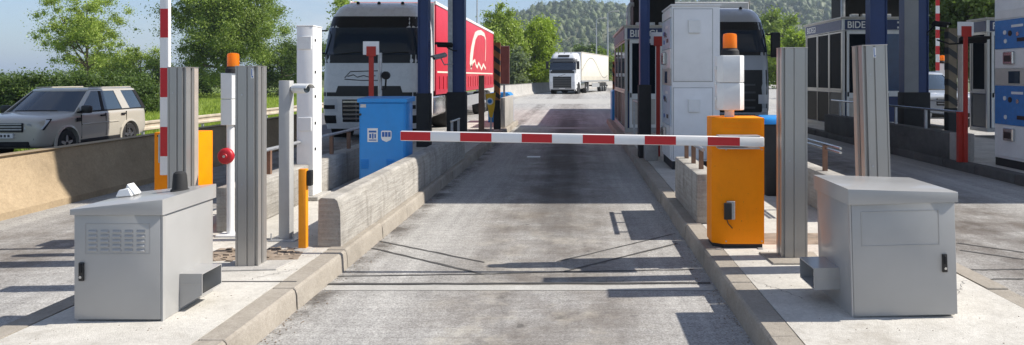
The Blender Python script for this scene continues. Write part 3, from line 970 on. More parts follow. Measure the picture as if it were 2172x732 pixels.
# left barrier gate, arm raised
yo = 6.95
ox0, ox1 = X(327, yo), X(421, yo)
t = thing('barrier_gate', 'orange barrier cabinet with its red and white arm raised beside the tan concrete barrier', 'barrier', ((ox0 + ox1) / 2, yo, ZI))
MB().box(ox0 + .015, ox1 - .015, yo + .015, yo + .26, ZI, ZI + .035).build('plinth', BLACKR, t)
cab = MB().box(ox0, ox1, yo, yo + .275, ZI + .035, Z(281, yo), .006, 2).build('cabinet', ORANGE, t)
MB().box(ox0 + .03, ox0 + .06, yo - .003, yo, Z(290, yo), Z(287, yo)).build('key_slot', TRIM, cab)
ya = 6.86
xc = X(350.5, ya)
zb, zt = Z(371, ya), 3.75
arm = MB().box(xc - .040, xc + .044, ya - .022, ya + .022, zb, zt, .006, 2).build('arm', WHITE, t)
for v1, v0 in ((80, 19), (206, 144), (331, 269), (-45, -106)):
    MB().box(xc - .0345, xc + .0385, ya - .0235, ya + .0235, Z(v1, ya), Z(v0, ya)).build('stripe', RED, arm)
MB().box(xc - .055, xc - .042, ya - .02, yo - .001, Z(345, ya), Z(285, ya), .002).build('clamp_plate', GALV, t)
MB().cyl((xc, ya + .024, Z(300, ya)), (xc, yo + .01, Z(300, ya)), .03, n=14).build('pivot', GALV, t)

# raised arm in the far right lane
yf = 28.0
xf = X(1987, yf)
t = thing('barrier_gate', 'far raised red and white barrier arm with amber beacon in the shaded right lane', 'barrier', (xf, yf, 0))
MB().box(xf - .1, xf + .5, yf, yf + .35, 0, 1.2, .01).build('cabinet', ORANGE, t)
arm = MB().box(xf - .065, xf + .065, yf - .09, yf - .04, .95, 5.6, .005).build('arm', WHITE, t)
for i in range(7):
    z = 1.2 + i * .62
    MB().box(xf - .0675, xf + .0675, yf - .0925, yf - .0375, z, z + .32).build('stripe', RED, arm)
MB().cyl((xf, yf - .04, 1.0), (xf, yf, 1.0), .03, n=10).build('pivot', GALV, t)
MB().box(xf + .12, xf + .46, yf + .05, yf + .25, 1.2, 2.1, .02).build('housing', WHITEP, t)
beacon(t, xf + .27, yf + .15, 2.1, .10, .30)

# ================================================================== BLUE CABINET AND PADDLE SIGNS
yk = 9.5
x0, x1 = X(762, yk), X(860, yk)
t = thing('utility_cabinet', 'bright blue metal utility cabinet with two white stickers behind the low wall', 'cabinet', ((x0 + x1) / 2, yk, ZI))
MB().box(x0, x1, yk, yk + .42, ZI, Z(213, yk), .006, 2).build('body', BLUE, t)
door = MB().box(x0 + .018, x1 - .018, yk - .012, yk, ZI + .06, Z(219, yk), .004).build('door', BLUE, t)
MB().prism([(yk - .035, Z(217, yk)), (yk + .45, Z(217, yk)), (yk + .45, Z(206, yk)), (yk - .035, Z(209, yk))], 'x', x0 - .02, x1 + .03, .006).build('roof', BLUE, t)
for u, n in ((766, 0), (820, 0)):
    for r in range(5):
        z = Z(339 + r * 4.2, yk)
        MB().hexa([(X(u, yk), yk - .012, z - .012), (X(u + 17, yk), yk - .012, z - .012), (X(u + 17, yk), yk - .012, z + .004), (X(u, yk), yk - .012, z + .004),
                   (X(u, yk) + .003, yk - .026, z - .009), (X(u + 17, yk) - .003, yk - .026, z - .009), (X(u + 17, yk) - .003, yk - .014, z + .003), (X(u, yk) + .003, yk - .014, z + .003)]).build('louver', BLUE, door)
def plate(u0, v0, u1, v1, Y, name, material, parent, y, th=.003):
    return MB().box(X(u0, Y), X(u1, Y), y - th, y, Z(v1, Y), Z(v0, Y)).build(name, material, parent)
s = plate(780, 272, 802, 301, yk, 'sticker', INK, door, yk - .012)
for a, b, c, d in ((783, 277, 799, 281), (784, 284, 788, 293), (790, 283, 793, 294), (795, 284, 798, 293), (783, 296, 799, 298)):
    plate(a, b, c, d, yk, 'sticker_print', INKB, s, yk - .0152)
pts = [(811, 277), (829, 277), (831, 279), (831, 292), (829, 297), (820, 301), (811, 297), (809, 292), (809, 279)]
s = MB().prism([(X(a, yk), Z(b, yk)) for a, b in pts], 'y', yk - .015, yk - .012).build('sticker', INK, door)
for a in (811, 817.5, 824):
    plate(a, 280, a + 5, 290, yk, 'sticker_print', INKB, s, yk - .0152)
plate(765, 221, 777, 228, yk, 'label_plate', GALV, door, yk - .012)
MB().cyl((X(765, yk), yk - .018, Z(243, yk)), (X(765, yk), yk - .012, Z(243, yk)), .016, n=12).build('lock', BLACK, door)

def paddle(label, x, y, z0, z1, w=.17, hd=.17):
    t = thing('paddle_sign', label, 'sign', (x, y, z0))
    MB().box(x - .035, x + .035, y, y + .03, z0, z1 - hd * .7, .003).build('post', REDP, t)
    MB().box(x - w / 2 - .035, x + w / 2 + .03, y - .002, y + .028, z1 - hd, z1 + .03, .004).build('board', WHITE, t)
    MB().box(x - w / 2 + .02, x + w / 2 - .012, y - .016, y - .0025, z1 - hd - .02, z1 - .045, .003).build('red_square', REDP, t)
    return t
paddle('red paddle sign with white board above the blue cabinet', X(787, 10.8), 10.8, ZI, Z(92, 10.8))
paddle('red paddle sign with white head standing by the tall white cabinet', X(1396, 13.2), 13.2, ZI, Z(72, 13.2), .2, .2)
t = paddle('red paddle sign on thick red post at the end of the dark far wall', X(2049, 12.3), 12.3, ZI, Z(50, 12.3), .2, .2)
MB().box(X(2049, 12.3) - .1, X(2049, 12.3) - .02, 12.34, 12.42, ZI, 1.0).build('support', REDP, t)
# steel pole with a small device near the left paddle
yp = 11.2
xp = X(806, yp)
t = thing('device_pole', 'steel pole with a small jointed lamp in front of the red lorry', 'pole', (xp, yp, ZI))
MB().cyl((xp, yp, ZI), (xp, yp, Z(112, yp)), .032, n=14).build('pole', GALV, t)
MB().tube([(xp + .03, yp, Z(190, yp)), (xp + .09, yp - .03, Z(188, yp)), (xp + .1, yp - .03, Z(165, yp))], .014, 8).build('bracket', TRIM, t)
MB().lathe([(.02, -.06), (.062, -.05), (.062, .02), (.03, .05)], (xp + .105, yp - .04, Z(160, yp)), 14, 'y').build('lamp', TRIM, t)

# ================================================================== HANDRAILS
def handrail(label, x, y0, y1, zb, zr, posts, rails=(0,), rm=GALV, pm=RUST, r=.02):
    t = thing('handrail', label, 'handrail', (x, y0, zb))
    for y in posts: MB().box(x - .022, x + .022, y - .022, y + .022, zb, zr - .012).build('post', pm, t)
    for d in rails: MB().cyl((x, y0, zr - d), (x, y1, zr - d), r, n=10).build('rail', rm, t)
    return t
handrail('steel handrail on brown posts on the wall behind the white column', -3.23, 6.95, 12.9, ZI + .42, .83, (7.7, 8.7, 9.67, 10.4, 11.4, 12.5))
handrail('double steel handrail on brown post behind the right grey cabinet', 2.72, 7.5, 12.4, ZI + .42, .86, (7.97, 9.6, 11.2), (0, .045), CHROME, RUST, .014)
handrail('short brown rail on three posts on the concrete block', 1.3, 7.45, 8.68, ZI + .49, .85, (7.57, 8.06, 8.57), (0,), GALV, RUST, .02)
handrail('steel handrail along the dark wall on the far right island', 6.66, 12.5, 19, ZI + .46, .98, (12.7, 13.9, 15.2, 16.8, 18.4), (0,), CHROME, GALV, .022)
handrail('small steel rail beside the left gantry column', -2.42, 14.2, 15.2, ZI, .72, (14.3, 15.1), (0,), CHROME, GALV, .022)
handrail('thin steel railing in the shaded lane left of the red post', X(1985, 16.5), 16.0, 17.4, ZI, 1.05, (16.05, 17.3), (0, .28, .55), GALV, GALV, .016)
handrail('short white rail in front of the left toll booth', 1.45, 16.3, 18.2, ZI, 1.0, (16.4, 18.1), (0,), GALV, GALV, .022)

# ================================================================== GANTRY COLUMNS AND CANOPY
ZC = 6.6
def column(label, x0, x1, y, cover=None, sleeve=1.25, depth=.26, cmat=None):
    t = thing('gantry_column', label, 'column', ((x0 + x1) / 2, y, ZI))
    w = x1 - x0
    f = .02
    m = MB()
    m.box(x0, x0 + f, y, y + depth, ZI, ZC); m.box(x1 - f, x1, y, y + depth, ZI, ZC)
    m.box(x0 + f, x1 - f, y + .03, y + .05, ZI, ZC)
    m.build('beam', NAVY, t, smooth=False)
    if cover:
        a, b = cover
        MB().box(a, b, y - .012, y - .001, ZI + .02, ZC - .01, .003).build('grey_strip', cmat or GALV, t)  # paler grey strip over part of the column's front
    if sleeve:
        MB().box(x0 - .025, x1 + .025, y - .03, y + depth + .02, ZI, sleeve, .012, 2).build('sleeve', BLACKR, t)
    return t
column('left dark blue steel gantry column beside the white lorry cab', X(886, 15), X(908, 15), 15)
column('dark blue gantry column with a pale edge carrying two cameras', X(950, 16.2), X(985, 16.2), 16.2, (X(950, 16.2), X(960, 16.2)))
column('bright blue gantry column in front of the left toll booth', X(1358, 13), X(1378, 13), 13, sleeve=1.45)
column('blue gantry column rising behind the leaning sensor post', X(1846, 15.5), X(1882, 15.5), 15.5)
column('broad navy and grey gantry column right of the BIDE toll booth', X(1918, 16), X(1970, 16), 16, (X(1918, 16), X(1948, 16)), cmat=mat('dull_grey_steel', (.27, .275, .28), .55, 0, .08, 3))
o = MB().box(1.2, 1.42, 12.55, 12.9, ZI, .50, .012, 2).build('concrete_footing', CONC)
rebase(o, (1.31, 12.55, ZI)); tag(o, 'small pale concrete footing in front of the bright blue gantry column', 'footing')
canopy = thing('canopy', 'flat toll plaza roof above the picture shading the booths', 'canopy', (6, 9.7, ZC))
MB().box(-10.5, 30, 9.7, 20.4, ZC + .25, ZC + .6).build('roof_deck', WHITE, canopy)
for y in (9.85, 13.1, 15.2, 16.2, 20.1):
    MB().box(-10.4, 29.9, y - .1, y + .1, ZC, ZC + .25).build('beam', NAVY, canopy)

cctv('surveillance_camera', 'upper dark camera on the pale edge of the gantry column', (X(945, 16.0), 15.95, Z(96, 16)), -58, .34, .055, TRIM, 0, [(-.02, .05, -.05), (0, .2, -.12), (.02, .27, -.12)])
cctv('surveillance_camera', 'lower grey camera pointing down on a jointed arm of the gantry column', (X(935, 16.0), 15.9, Z(120, 16)), -40, .34, .055, GREYP, 12, [(.0, .02, -.05), (.0, .08, -.2), (.08, .26, -.22)])
cctv('surveillance_camera', 'dark camera beside the red post on the far right island', (X(2056, 12.7), 12.6, Z(86, 12.7)), 70, .42, .06, TRIM, 0, [(0, .1, -.05), (0, .35, -.06), (.05, .55, .02)])
cctv('surveillance_camera', 'small dark camera left of the striped post on the far right island', (X(1994, 14.8), 14.8, Z(52, 14.8)), 40, .3, .055, TRIM, 10, [(0, .1, -.03), (.05, .25, -.2), (.2, .3, -.25)])
yp = 13.0
xp = X(2037, yp)
t = thing('camera_pole', 'pale pole carrying a camera behind the red post', 'pole', (xp, yp, ZI))
MB().cyl((xp, yp, ZI), (xp, yp, Z(70, yp)), .045, n=12).build('pole', ALUW, t)
MB().box(xp - .06, xp + .06, yp - .06, yp + .06, ZI, ZI + .02).build('foot_plate', GALV, t)

# ================================================================== STRIPED POSTS AND THE LEFT ISLAND'S NOSE
def striped_post(label, x, y, z1, w, material, back=None, z0=ZI, n=6):
    t = thing('striped_post', label, 'post', (x, y, z0))
    MB().box(x - w / 2, x + w / 2, y, y + w, z0, z1, .004).build('post', material, t)
    h = (z1 - z0 - .5) / n
    for i in range(n):
        a = z0 + .5 + i * h
        s = h * .42
        MB().hexa([(x - w / 2 - .003, y - .004, a + .12), (x + w / 2 + .003, y - .004, a), (x + w / 2 + .003, y + w + .003, a), (x - w / 2 - .003, y + w + .003, a + .12),
                   (x - w / 2 - .003, y - .004, a + s + .12), (x + w / 2 + .003, y - .004, a + s), (x + w / 2 + .003, y + w + .003, a + s), (x - w / 2 - .003, y + w + .003, a + s + .12)]).build('stripe', BLACK, t)
    MB().box(x - w / 2 - .01, x + w / 2 + .01, y - .012, y + w + .01, z0, z0 + .8, .01).build('sleeve', BLACKR, t)
    return t
striped_post('black and ochre striped post by the red lorry trailer', X(1054, 20), 20, Z(90, 20), .16, STRIPEO)
striped_post('black and ochre striped post at the far corner of the left toll booth', 1.30, 24.7, 2.1, .10, STRIPEO, n=5)
striped_post('tan and black striped post in the shade left of the red post', X(2021, 15.0), 15.0, Z(60, 15), .17, mat('stripe_tan', (.20, .155, .10), .7, 0, .2, 6))
yb = 22.0
x0, x1 = X(1058, yb), X(1080, yb)
t = thing('board_sign', 'faded red board sign on a post at the end of the left island', 'sign', ((x0 + x1) / 2, yb, ZI))
MB().box(x0, x1, yb, yb + .03, Z(178, yb), Z(98, yb), .004).build('board', BOARDR, t)
MB().box(x0 - .012, x1 + .012, yb + .0305, yb + .04, Z(179, yb), Z(97, yb)).build('backing', GALV, t)
MB().box((x0 + x1) / 2 - .03, (x0 + x1) / 2 + .03, yb + .041, yb + .1, ZI, Z(100, yb)).build('post', GALV, t)
o = MB().box(-2.12, -1.98, 20.6, 23.4, ZI, 1.0, .03, 2).build('concrete_block', CONC)
rebase(o, (-2.05, 20.6, ZI)); tag(o, 'narrow pale concrete block behind the black and ochre post', 'block')
def cushion(label, x0, x1, y, z1):
    prof = [(x0, ZI), (x1, ZI), (x1, z1 - .16), (x1 - .03, z1 - .06), (x1 - .1, z1), (x0 + .06, z1), (x0, z1 - .06)]
    t = thing('crash_cushion', label, 'crash cushion', ((x0 + x1) / 2, y, ZI))
    MB().prism(prof, 'y', y, y + 1.1, .02, 2).build('shell', BLUE, t)
    for dy in (.25, .55, .85): MB().box(x1 + .001, x1 + .012, y + dy - .02, y + dy + .02, ZI + .05, z1 - .18).build('rib', NAVY, t)
cushion('blue rounded crash cushion at the end of the left island', -2.75, X(1087, 23.5), 22.95, Z(196, 23.5))
cushion('blue rounded crash cushion peeping past the left toll booth', 1.20, 1.9, 25.3 - 1.2, Z(190, 25))
ys_ = 18.6
x0, x1 = X(1030, ys_), X(1051, ys_)
t = thing('advert_panel', 'yellow tapered panel with a blue roundel leaning by the brown post', 'sign', ((x0 + x1) / 2, ys_, ZI))
pl = MB().prism([(x0, Z(200, ys_)), (x1, Z(196, ys_)), (x1 - .02, Z(225, ys_)), (x0 + .17, Z(250, ys_)), (x0 + .1, Z(248, ys_))], 'y', ys_, ys_ + .03).build('panel', mat('panel_yellow', (.8, .45, .02), .5), t)
MB().cyl((X(1039, ys_), ys_ - .004, Z(215, ys_)), (X(1039, ys_), ys_, Z(215, ys_)), .09, n=18).build('roundel', INK, pl)
MB().cyl((X(1039, ys_), ys_ - .007, Z(215, ys_)), (X(1039, ys_), ys_ - .004, Z(215, ys_)), .055, n=18).build('roundel_centre', MACHBLUE, pl)
MB().box(x0 + .11, x0 + .15, ys_ + .031, ys_ + .07, ZI, 1.0).build('stake', GALV, t)
yb = 18.0
for u0, u1, v, lab in ((1015, 1026, 160, 'tall brown square post left of the yellow panel'), ):
    o = MB().box(X(u0, yb), X(u1, yb), yb, yb + .13, ZI, Z(v, yb), .005).build('square_post', RUST)
    rebase(o, (X((u0 + u1) / 2, yb), yb, ZI)); tag(o, lab, 'post')
m = MB()
for i in range(26):
    x = random.uniform(-2.85, -2.2); y = random.uniform(17.2, 19.6); a = random.uniform(-.5, .5); L = random.uniform(.25, .6)
    z = ZI + random.uniform(.012, .05)
    m.cyl((x - L * math.cos(a) / 2, y - L * math.sin(a) / 2, ZI + .012), (x + L * math.cos(a) / 2, y + L * math.sin(a) / 2, z), .012 + random.random() * .015, n=6)
o = m.build('rubble_heap', SOILM); rebase(o, (-2.5, 18.4, ZI)); struct(o, 'stuff')
o['label'] = 'loose brown debris on the island under the red lorry'; o['category'] = 'debris'

# ================================================================== PAYMENT MACHINES
PALEBLUE = mat('pale_blue_panel', (.50, .58, .66), .45, 0, .08, 5)
def payment_machine(label, x0, x1, y0, y1, z1, doors=True, blue=None):
    t = thing('payment_machine', label, 'payment machine', ((x0 + x1) / 2, y0, ZI))
    MB().box(x0 + .01, x1 - .01, y0 + .01, y1 - .01, ZI, ZI + .13).build('plinth', BLACKR, t)
    MB().box(x0, x1, y0, y1, ZI + .13, z1, .008, 2).build('body', WHITE, t)
    MB().box(x0 - .02, x1 + .02, y0 - .02, y1 + .02, z1, z1 + .03, .006).build('roof', WHITE, t)
    if doors:
        zm = (z1 + ZI) / 2 + .05
        for a, b in ((ZI + .17, zm - .055), (zm + .055, z1 - .05)):
            d = MB().box(x0 + .03, x1 - .12, y0 - .012, y0, a, b, .004, 2).build('door', WHITE, t)
            sm = MB()
            for (xa, xb, za, zb_) in ((x0 + .018, x1 - .108, a - .012, a - .002), (x0 + .018, x1 - .108, b + .002, b + .012), (x0 + .018, x0 + .028, a - .002, b + .002), (x1 - .118, x1 - .108, a - .002, b + .002)):
                sm.box(xa, xb, y0 - .003, y0, za, zb_)
            sm.build('door_seal', GREYP, t)
            c = (x0 + x1) / 2 - .03
            zc = b - .27
            MB().box(c - .09, c + .09, y0 - .045, y0 - .0125, zc - .10, zc + .10, .004).build('cover', WHITEP, d)
    # lane side: stacked coloured fascias
    yf0, yf1 = y0 + .05, y1 - .04
    xf = x0
    for name, a, b, mt in (('blue_fascia', 2.04, 2.5, blue or MACHBLUE), ('white_fascia', 1.73, 2.03, WHITEP), ('grey_recess', 1.46, 1.72, BEIGE), ('blue_fascia', .83, 1.45, blue or MACHBLUE), ('white_fascia', .32, .82, WHITEP), ('white_fascia', 2.52, 2.66, WHITEP)):
        f = MB().box(xf - .02, xf, yf0, yf1, a, b, .004).build(name, mt, t)
        ym = (yf0 + yf1) / 2
        if name == 'blue_fascia':
            MB().box(xf - .024, xf - .0205, ym - .25, ym + .05, b - .13, b - .09).build('lettering_bar', INK, f)
            for q, (yy, zz) in enumerate(((ym + .22, b - .2), (ym + .08, b - .22), (ym - .12, b - .24), (ym + .2, a + .12))):
                MB().cyl((xf - .0205, yy, zz), (xf - .032, yy, zz), .035 if q != 1 else .045, n=14).build('button', (INKB if blue else INK, BLACK, CHROME, INKB if blue else INK)[q], f)
            MB().box(xf - .026, xf - .0205, ym - .3, ym - .1, a + .1, a + .16).build('slot', BLACK, f)
        elif name == 'white_fascia' and b < 2.5:
            c = MB().box(xf - .075, xf - .0205, ym - .06, ym + .2, b - .24, b - .04, .012).build('tray', CHROME, f)
            MB().box(xf - .079, xf - .0755, ym - .02, ym + .16, b - .2, b - .1).build('tray_mouth', BLACK, c)
        elif name == 'grey_recess':
            MB().box(xf - .028, xf - .0205, ym - .17, ym + .12, a + .03, b - .04).build('screen', GLASS, f)
    return t
payment_machine('tall white payment machine with blank double doors behind the orange barrier cabinet', X(1425, 11.35), X(1527, 11.35), 11.35, 12.5, Z(13, 11.35), blue=PALEBLUE)
payment_machine('blue and white payment machine cropped by the right edge of the picture', 6.88, 7.6, 10.9, 12.0, 2.95)

# ================================================================== TOLL BOOTHS
def booth(label, x0, x1, y0, y1, z1, front_text=True, roof_unit=True, side_text=None, txt='BIDEGI'):
    t = thing('toll_booth', label, 'booth', ((x0 + x1) / 2, y0, ZI))
    zs = z1 - .34
    wm = .6
    MB().box(x0, x1, y0, y1, ZI, ZI + .10, .004).build('base', GREYP, t)
    MB().box(x0 + .05, x1 - .05, y0 + .05, y1 - .05, ZI + .1, ZI + 1.02).build('lower_panel', SIGNBLUE, t)
    MB().box(x0 + .3, x1 - .06, y0 + .5, y1 - .06, ZI + 1.02, zs).build('interior_wall', TRUCKG, t)
    for a in (x0, x1 - .07):
        for b in (y0, y1 - .07): MB().box(a, a + .07, b, b + .07, ZI + .1, zs, .004).build('corner_post', ALU, t)
    roof = MB().box(x0 - .06, x1 + .06, y0 - .06, y1 + .06, z1 - .03, z1 + .03, .01).build('roof', BEIGE, t)
    MB().box(x0 - .01, x1 + .01, y0 - .01, y1 + .01, zs, z1 - .031).build('sign_band_core', WHITEP, t)
    s = MB().box(x0 + .06, x1 - .02, y0 - .022, y0 - .0105, zs + .015, z1 - .05).build('front_sign', SIGNBLUE, t)
    if front_text:
        text('lettering', txt, .26, INK, s, (x0 + .12, y0 - .0235, zs + .065), extrude=.001, sx=.93, bold=.004)
        for i in range(3):
            for j in range(3):
                if (i + j) % 2 == 0: MB().box(x1 - .46 + i * .1, x1 - .39 + i * .1, y0 - .025, y0 - .0225, zs + .05 + j * .07, zs + .1 + j * .07).build('emblem', INK, s)
    s2 = MB().box(x0 - .022, x0 - .0105, y0 + .05, y1 - .05, zs + .015, z1 - .05).build('side_sign', SIGNBLUE, t)
    if side_text: text('lettering', side_text, .25, INK, s2, (x0 - .0235, y1 - .2, zs + .07), (PI / 2, 0, -PI / 2), .001, 1.1, .003)
    # lane side: three glazed bays over panels
    n = 3 if y1 - y0 > 2 else 1
    L = (y1 - y0 - .14) / n
    for i in range(n):
        a = y0 + .07 + i * L
        if i: MB().box(x0 + .004, x0 + .05, a - .025, a + .025, ZI + .1, zs).build('mullion', ALU, t)
        p = MB().box(x0 + .022, x0 + .03, a + .026, a + L - .026, ZI + 1.06, zs - .02).build('window', BOOTHGL, t)
        m = MB(); m.box(x0 + .008, x0 + .021, a + .026, a + .07, ZI + 1.06, zs - .02); m.box(x0 + .008, x0 + .021, a + L - .07, a + L - .026, ZI + 1.06, zs - .02)
        m.box(x0 + .008, x0 + .021, a + .07, a + L - .07, ZI + 1.06, ZI + 1.11); m.box(x0 + .008, x0 + .021, a + .07, a + L - .07, zs - .06, zs - .02)
        m.build('window_frame', ALU, p)
        q = MB().box(x0 + .02, x0 + .048, a + .04, a + L - .04, ZI + .13, ZI + .98, .004).build('side_panel', TRIM if i else TRUCKG, t)
    MB().box(x0 - .01, x0 + .05, y0 + .071, y1 - .071, ZI + 1.0, ZI + 1.055).build('sill', ALU, t)
    # front: glazed door and a window with a panel below
    xd = x0 + .12
    d = MB().box(xd, xd + wm + .14, y0 + .008, y0 + .04, ZI + .11, zs - .005, .004).build('door', WHITEP, t)
    MB().box(xd + .07, xd + wm + .07, y0 + .002, y0 + .0075, ZI + 1.0, zs - .1).build('pane', BOOTHGL, d)
    MB().box(xd + .07, xd + wm + .07, y0 + .002, y0 + .0075, ZI + .2, ZI + .86).build('door_panel', BEIGE, d)
    MB().box(xd + .02, xd + .05, y0 - .03, y0 + .0075, ZI + .9, ZI + 1.02, .004).build('door_handle', TRIM, d)
    xw = xd + wm + .2
    f = MB().box(xw, x1 - .075, y0 + .008, y0 + .04, ZI + .11, zs - .005, .004).build('front_frame', WHITEP, t)
    MB().box(xw + .06, x1 - .13, y0 + .001, y0 + .0075, ZI + 1.05, zs - .1).build('pane', mat('blue_tint_glass', (.02, .06, .16), .1), f)
    MB().box(xw + .06, x1 - .13, y0 + .001, y0 + .0075, ZI + .2, ZI + .9).build('blue_panel', SIGNBLUE, f)
    if roof_unit:
        MB().box(x0 + .25, x1 - .1, y0 + .4, y0 + 1.6, z1 + .03, z1 + 1.3, .02).build('roof_unit', TRIM, t)
        MB().tube([(x0 + .12, y0 + .3, z1 + .03), (x0 + .12, y0 + .3, z1 + .5), (x0 + .17, y0 + .3, z1 + .6), (x0 + .26, y0 + .3, z1 + .6)], .06, 10).build('vent_pipe', GALV, t)
        for i in range(4): MB().box(x0 + .3 + i * .3, x0 + .5 + i * .3, y0 + .15, y0 + .3, z1 + .03, z1 + .12, .01).build('roof_clip', GALV, t)
    return t
booth('left toll booth with navy sign behind the bright blue column', 1.28, 2.74, 19, 24.0, 2.9)
booth('right toll booth with navy BIDE sign and lane-side windows', X(1787, 20), 9.25, 20, 23.2, 3.2, side_text='BIDEGI')
booth('white framed toll booth at the right edge behind the red post', X(2094, 19), X(2094, 19) + 1.7, 19, 19.85, 3.1, roof_unit=False, txt='PO')

# bin
yb = 8.8
x0, x1 = X(1622, yb), X(1668, yb)
t = thing('waste_bin', 'black waste bin with a bright blue lid behind the orange barrier cabinet', 'bin', ((x0 + x1) / 2, yb, ZI))
MB().hexa([(x0 + .03, yb + .03, ZI), (x1 - .03, yb + .03, ZI), (x1 - .03, yb + .3, ZI), (x0 + .03, yb + .3, ZI), (x0, yb, 1.02), (x1, yb, 1.02), (x1, yb + .33, 1.02), (x0, yb + .33, 1.02)], .02, 2).build('body', BLACKR, t)
MB().hexa([(x0 - .02, yb - .02, 1.02), (x1 + .02, yb - .02, 1.02), (x1 + .02, yb + .35, 1.02), (x0 - .02, yb + .35, 1.02), (x0 + .0, yb, 1.09), (x1, yb, 1.09), (x1, yb + .33, 1.12), (x0, yb + .33, 1.12)], .012, 2).build('lid', BLUE, t)

# ================================================================== LORRIES
def interp(tab, z):
    if z <= tab[0][0]: return tab[0][1:]
    for a, b in zip(tab, tab[1:]):
        if z <= b[0]:
            f = (z - a[0]) / (b[0] - a[0])
            return tuple(p + (q - p) * f for p, q in zip(a[1:], b[1:]))
    return tab[-1][1:]

class Cab:
    """cab skin: at every height a rounded front outline, walked by the arc length t from the middle"""
    def __init__(self, tab, depth): self.tab, self.D = tab, depth
    def pt(self, t, z, off=0):
        f, w, r = interp(self.tab, z)
        s = 1 if t >= 0 else -1
        a = abs(t)
        if a <= w - r: x, y, nx, ny = a, f, 0, -1
        elif a <= w - r + r * PI / 2:
            q = (a - (w - r)) / r
            x, y, nx, ny = w - r + r * math.sin(q), f + r - r * math.cos(q), math.sin(q), -math.cos(q)
        else: x, y, nx, ny = w, f + r + (a - (w - r + r * PI / 2)), 1, 0
        return (s * (x + nx * off), y + ny * off, z)
    def body(self, zs):
        R = []
        for z in zs:
            f, w, r = interp(self.tab, z)
            ring = []
            ts = [-(w - r), -(w - r) / 2, 0, (w - r) / 2, w - r]
            arc = [w - r + r * PI / 2 * i / 6 for i in range(1, 7)]
            full = [-a for a in arc[::-1]] + ts + arc
            p = [self.pt(a, z) for a in full]
            ring = [(-w, self.D, z)] + p + [(w, self.D, z)]
            R.append(ring)
        return MB().rings(R)
    def patch(self, name, material, parent, t0, t1, z0, z1, off=.008, nt_=12, nz_=6, th=.03, shrink=0):
        G1, G2 = [], []
        for i in range(nz_ + 1):
            z = z0 + (z1 - z0) * i / nz_
            k = 1 - shrink * i / nz_
            G1.append([self.pt((t0 + (t1 - t0) * j / nt_) * k, z, off) for j in range(nt_ + 1)])
            G2.append([self.pt((t0 + (t1 - t0) * j / nt_) * k, z, off - th) for j in range(nt_ + 1)])
        return MB().sheet(G1, G2).build(name, material, parent)

def wheel(parent, x, y, r, w, side, name='wheel', hub=True, rim=GALV):
    """side = +1: outer face looks to +X"""
    c = (x, y, r)
    s = side
    tyre = MB().lathe([(r * .55, -w * s), (r * .9, -w * s), (r, -w * .85 * s), (r, -w * .15 * s), (r * .9, 0), (r * .6, -.01 * s), (r * .58, -.04 * s)], c, 28, 'x').build(name, BLACKR, parent)
    MB().lathe([(r * .58, -.05 * s), (r * .56, -.035 * s), (r * .50, -.05 * s), (r * .28, -.012 * s if hub else -.07 * s), (r * .2, .0 if hub else -.05 * s), (.02, .005 * s)], c, 24, 'x').build('rim', rim, tyre)
    return tyre

def ribbon(pts, w, name, material, parent, x, th=.006):
    """flat printed stroke on a plane x = const, points are (y, z)"""
    m = MB()
    n = len(pts)
    L, R = [], []
    for i, p in enumerate(pts):
        a = Vector(pts[max(i - 1, 0)]); b = Vector(pts[min(i + 1, n - 1)])
        d = (b - a).normalized(); q = Vector((-d.y, d.x)) * (w[i] if isinstance(w, (list, tuple)) else w) / 2
        L.append(Vector(p) + q); R.append(Vector(p) - q)
    m.sheet([[(x, q.x, q.y) for q in L], [(x, q.x, q.y) for q in R]], [[(x - th, q.x, q.y) for q in L], [(x - th, q.x, q.y) for q in R]])
    return m.build(name, material, parent, smooth=False)

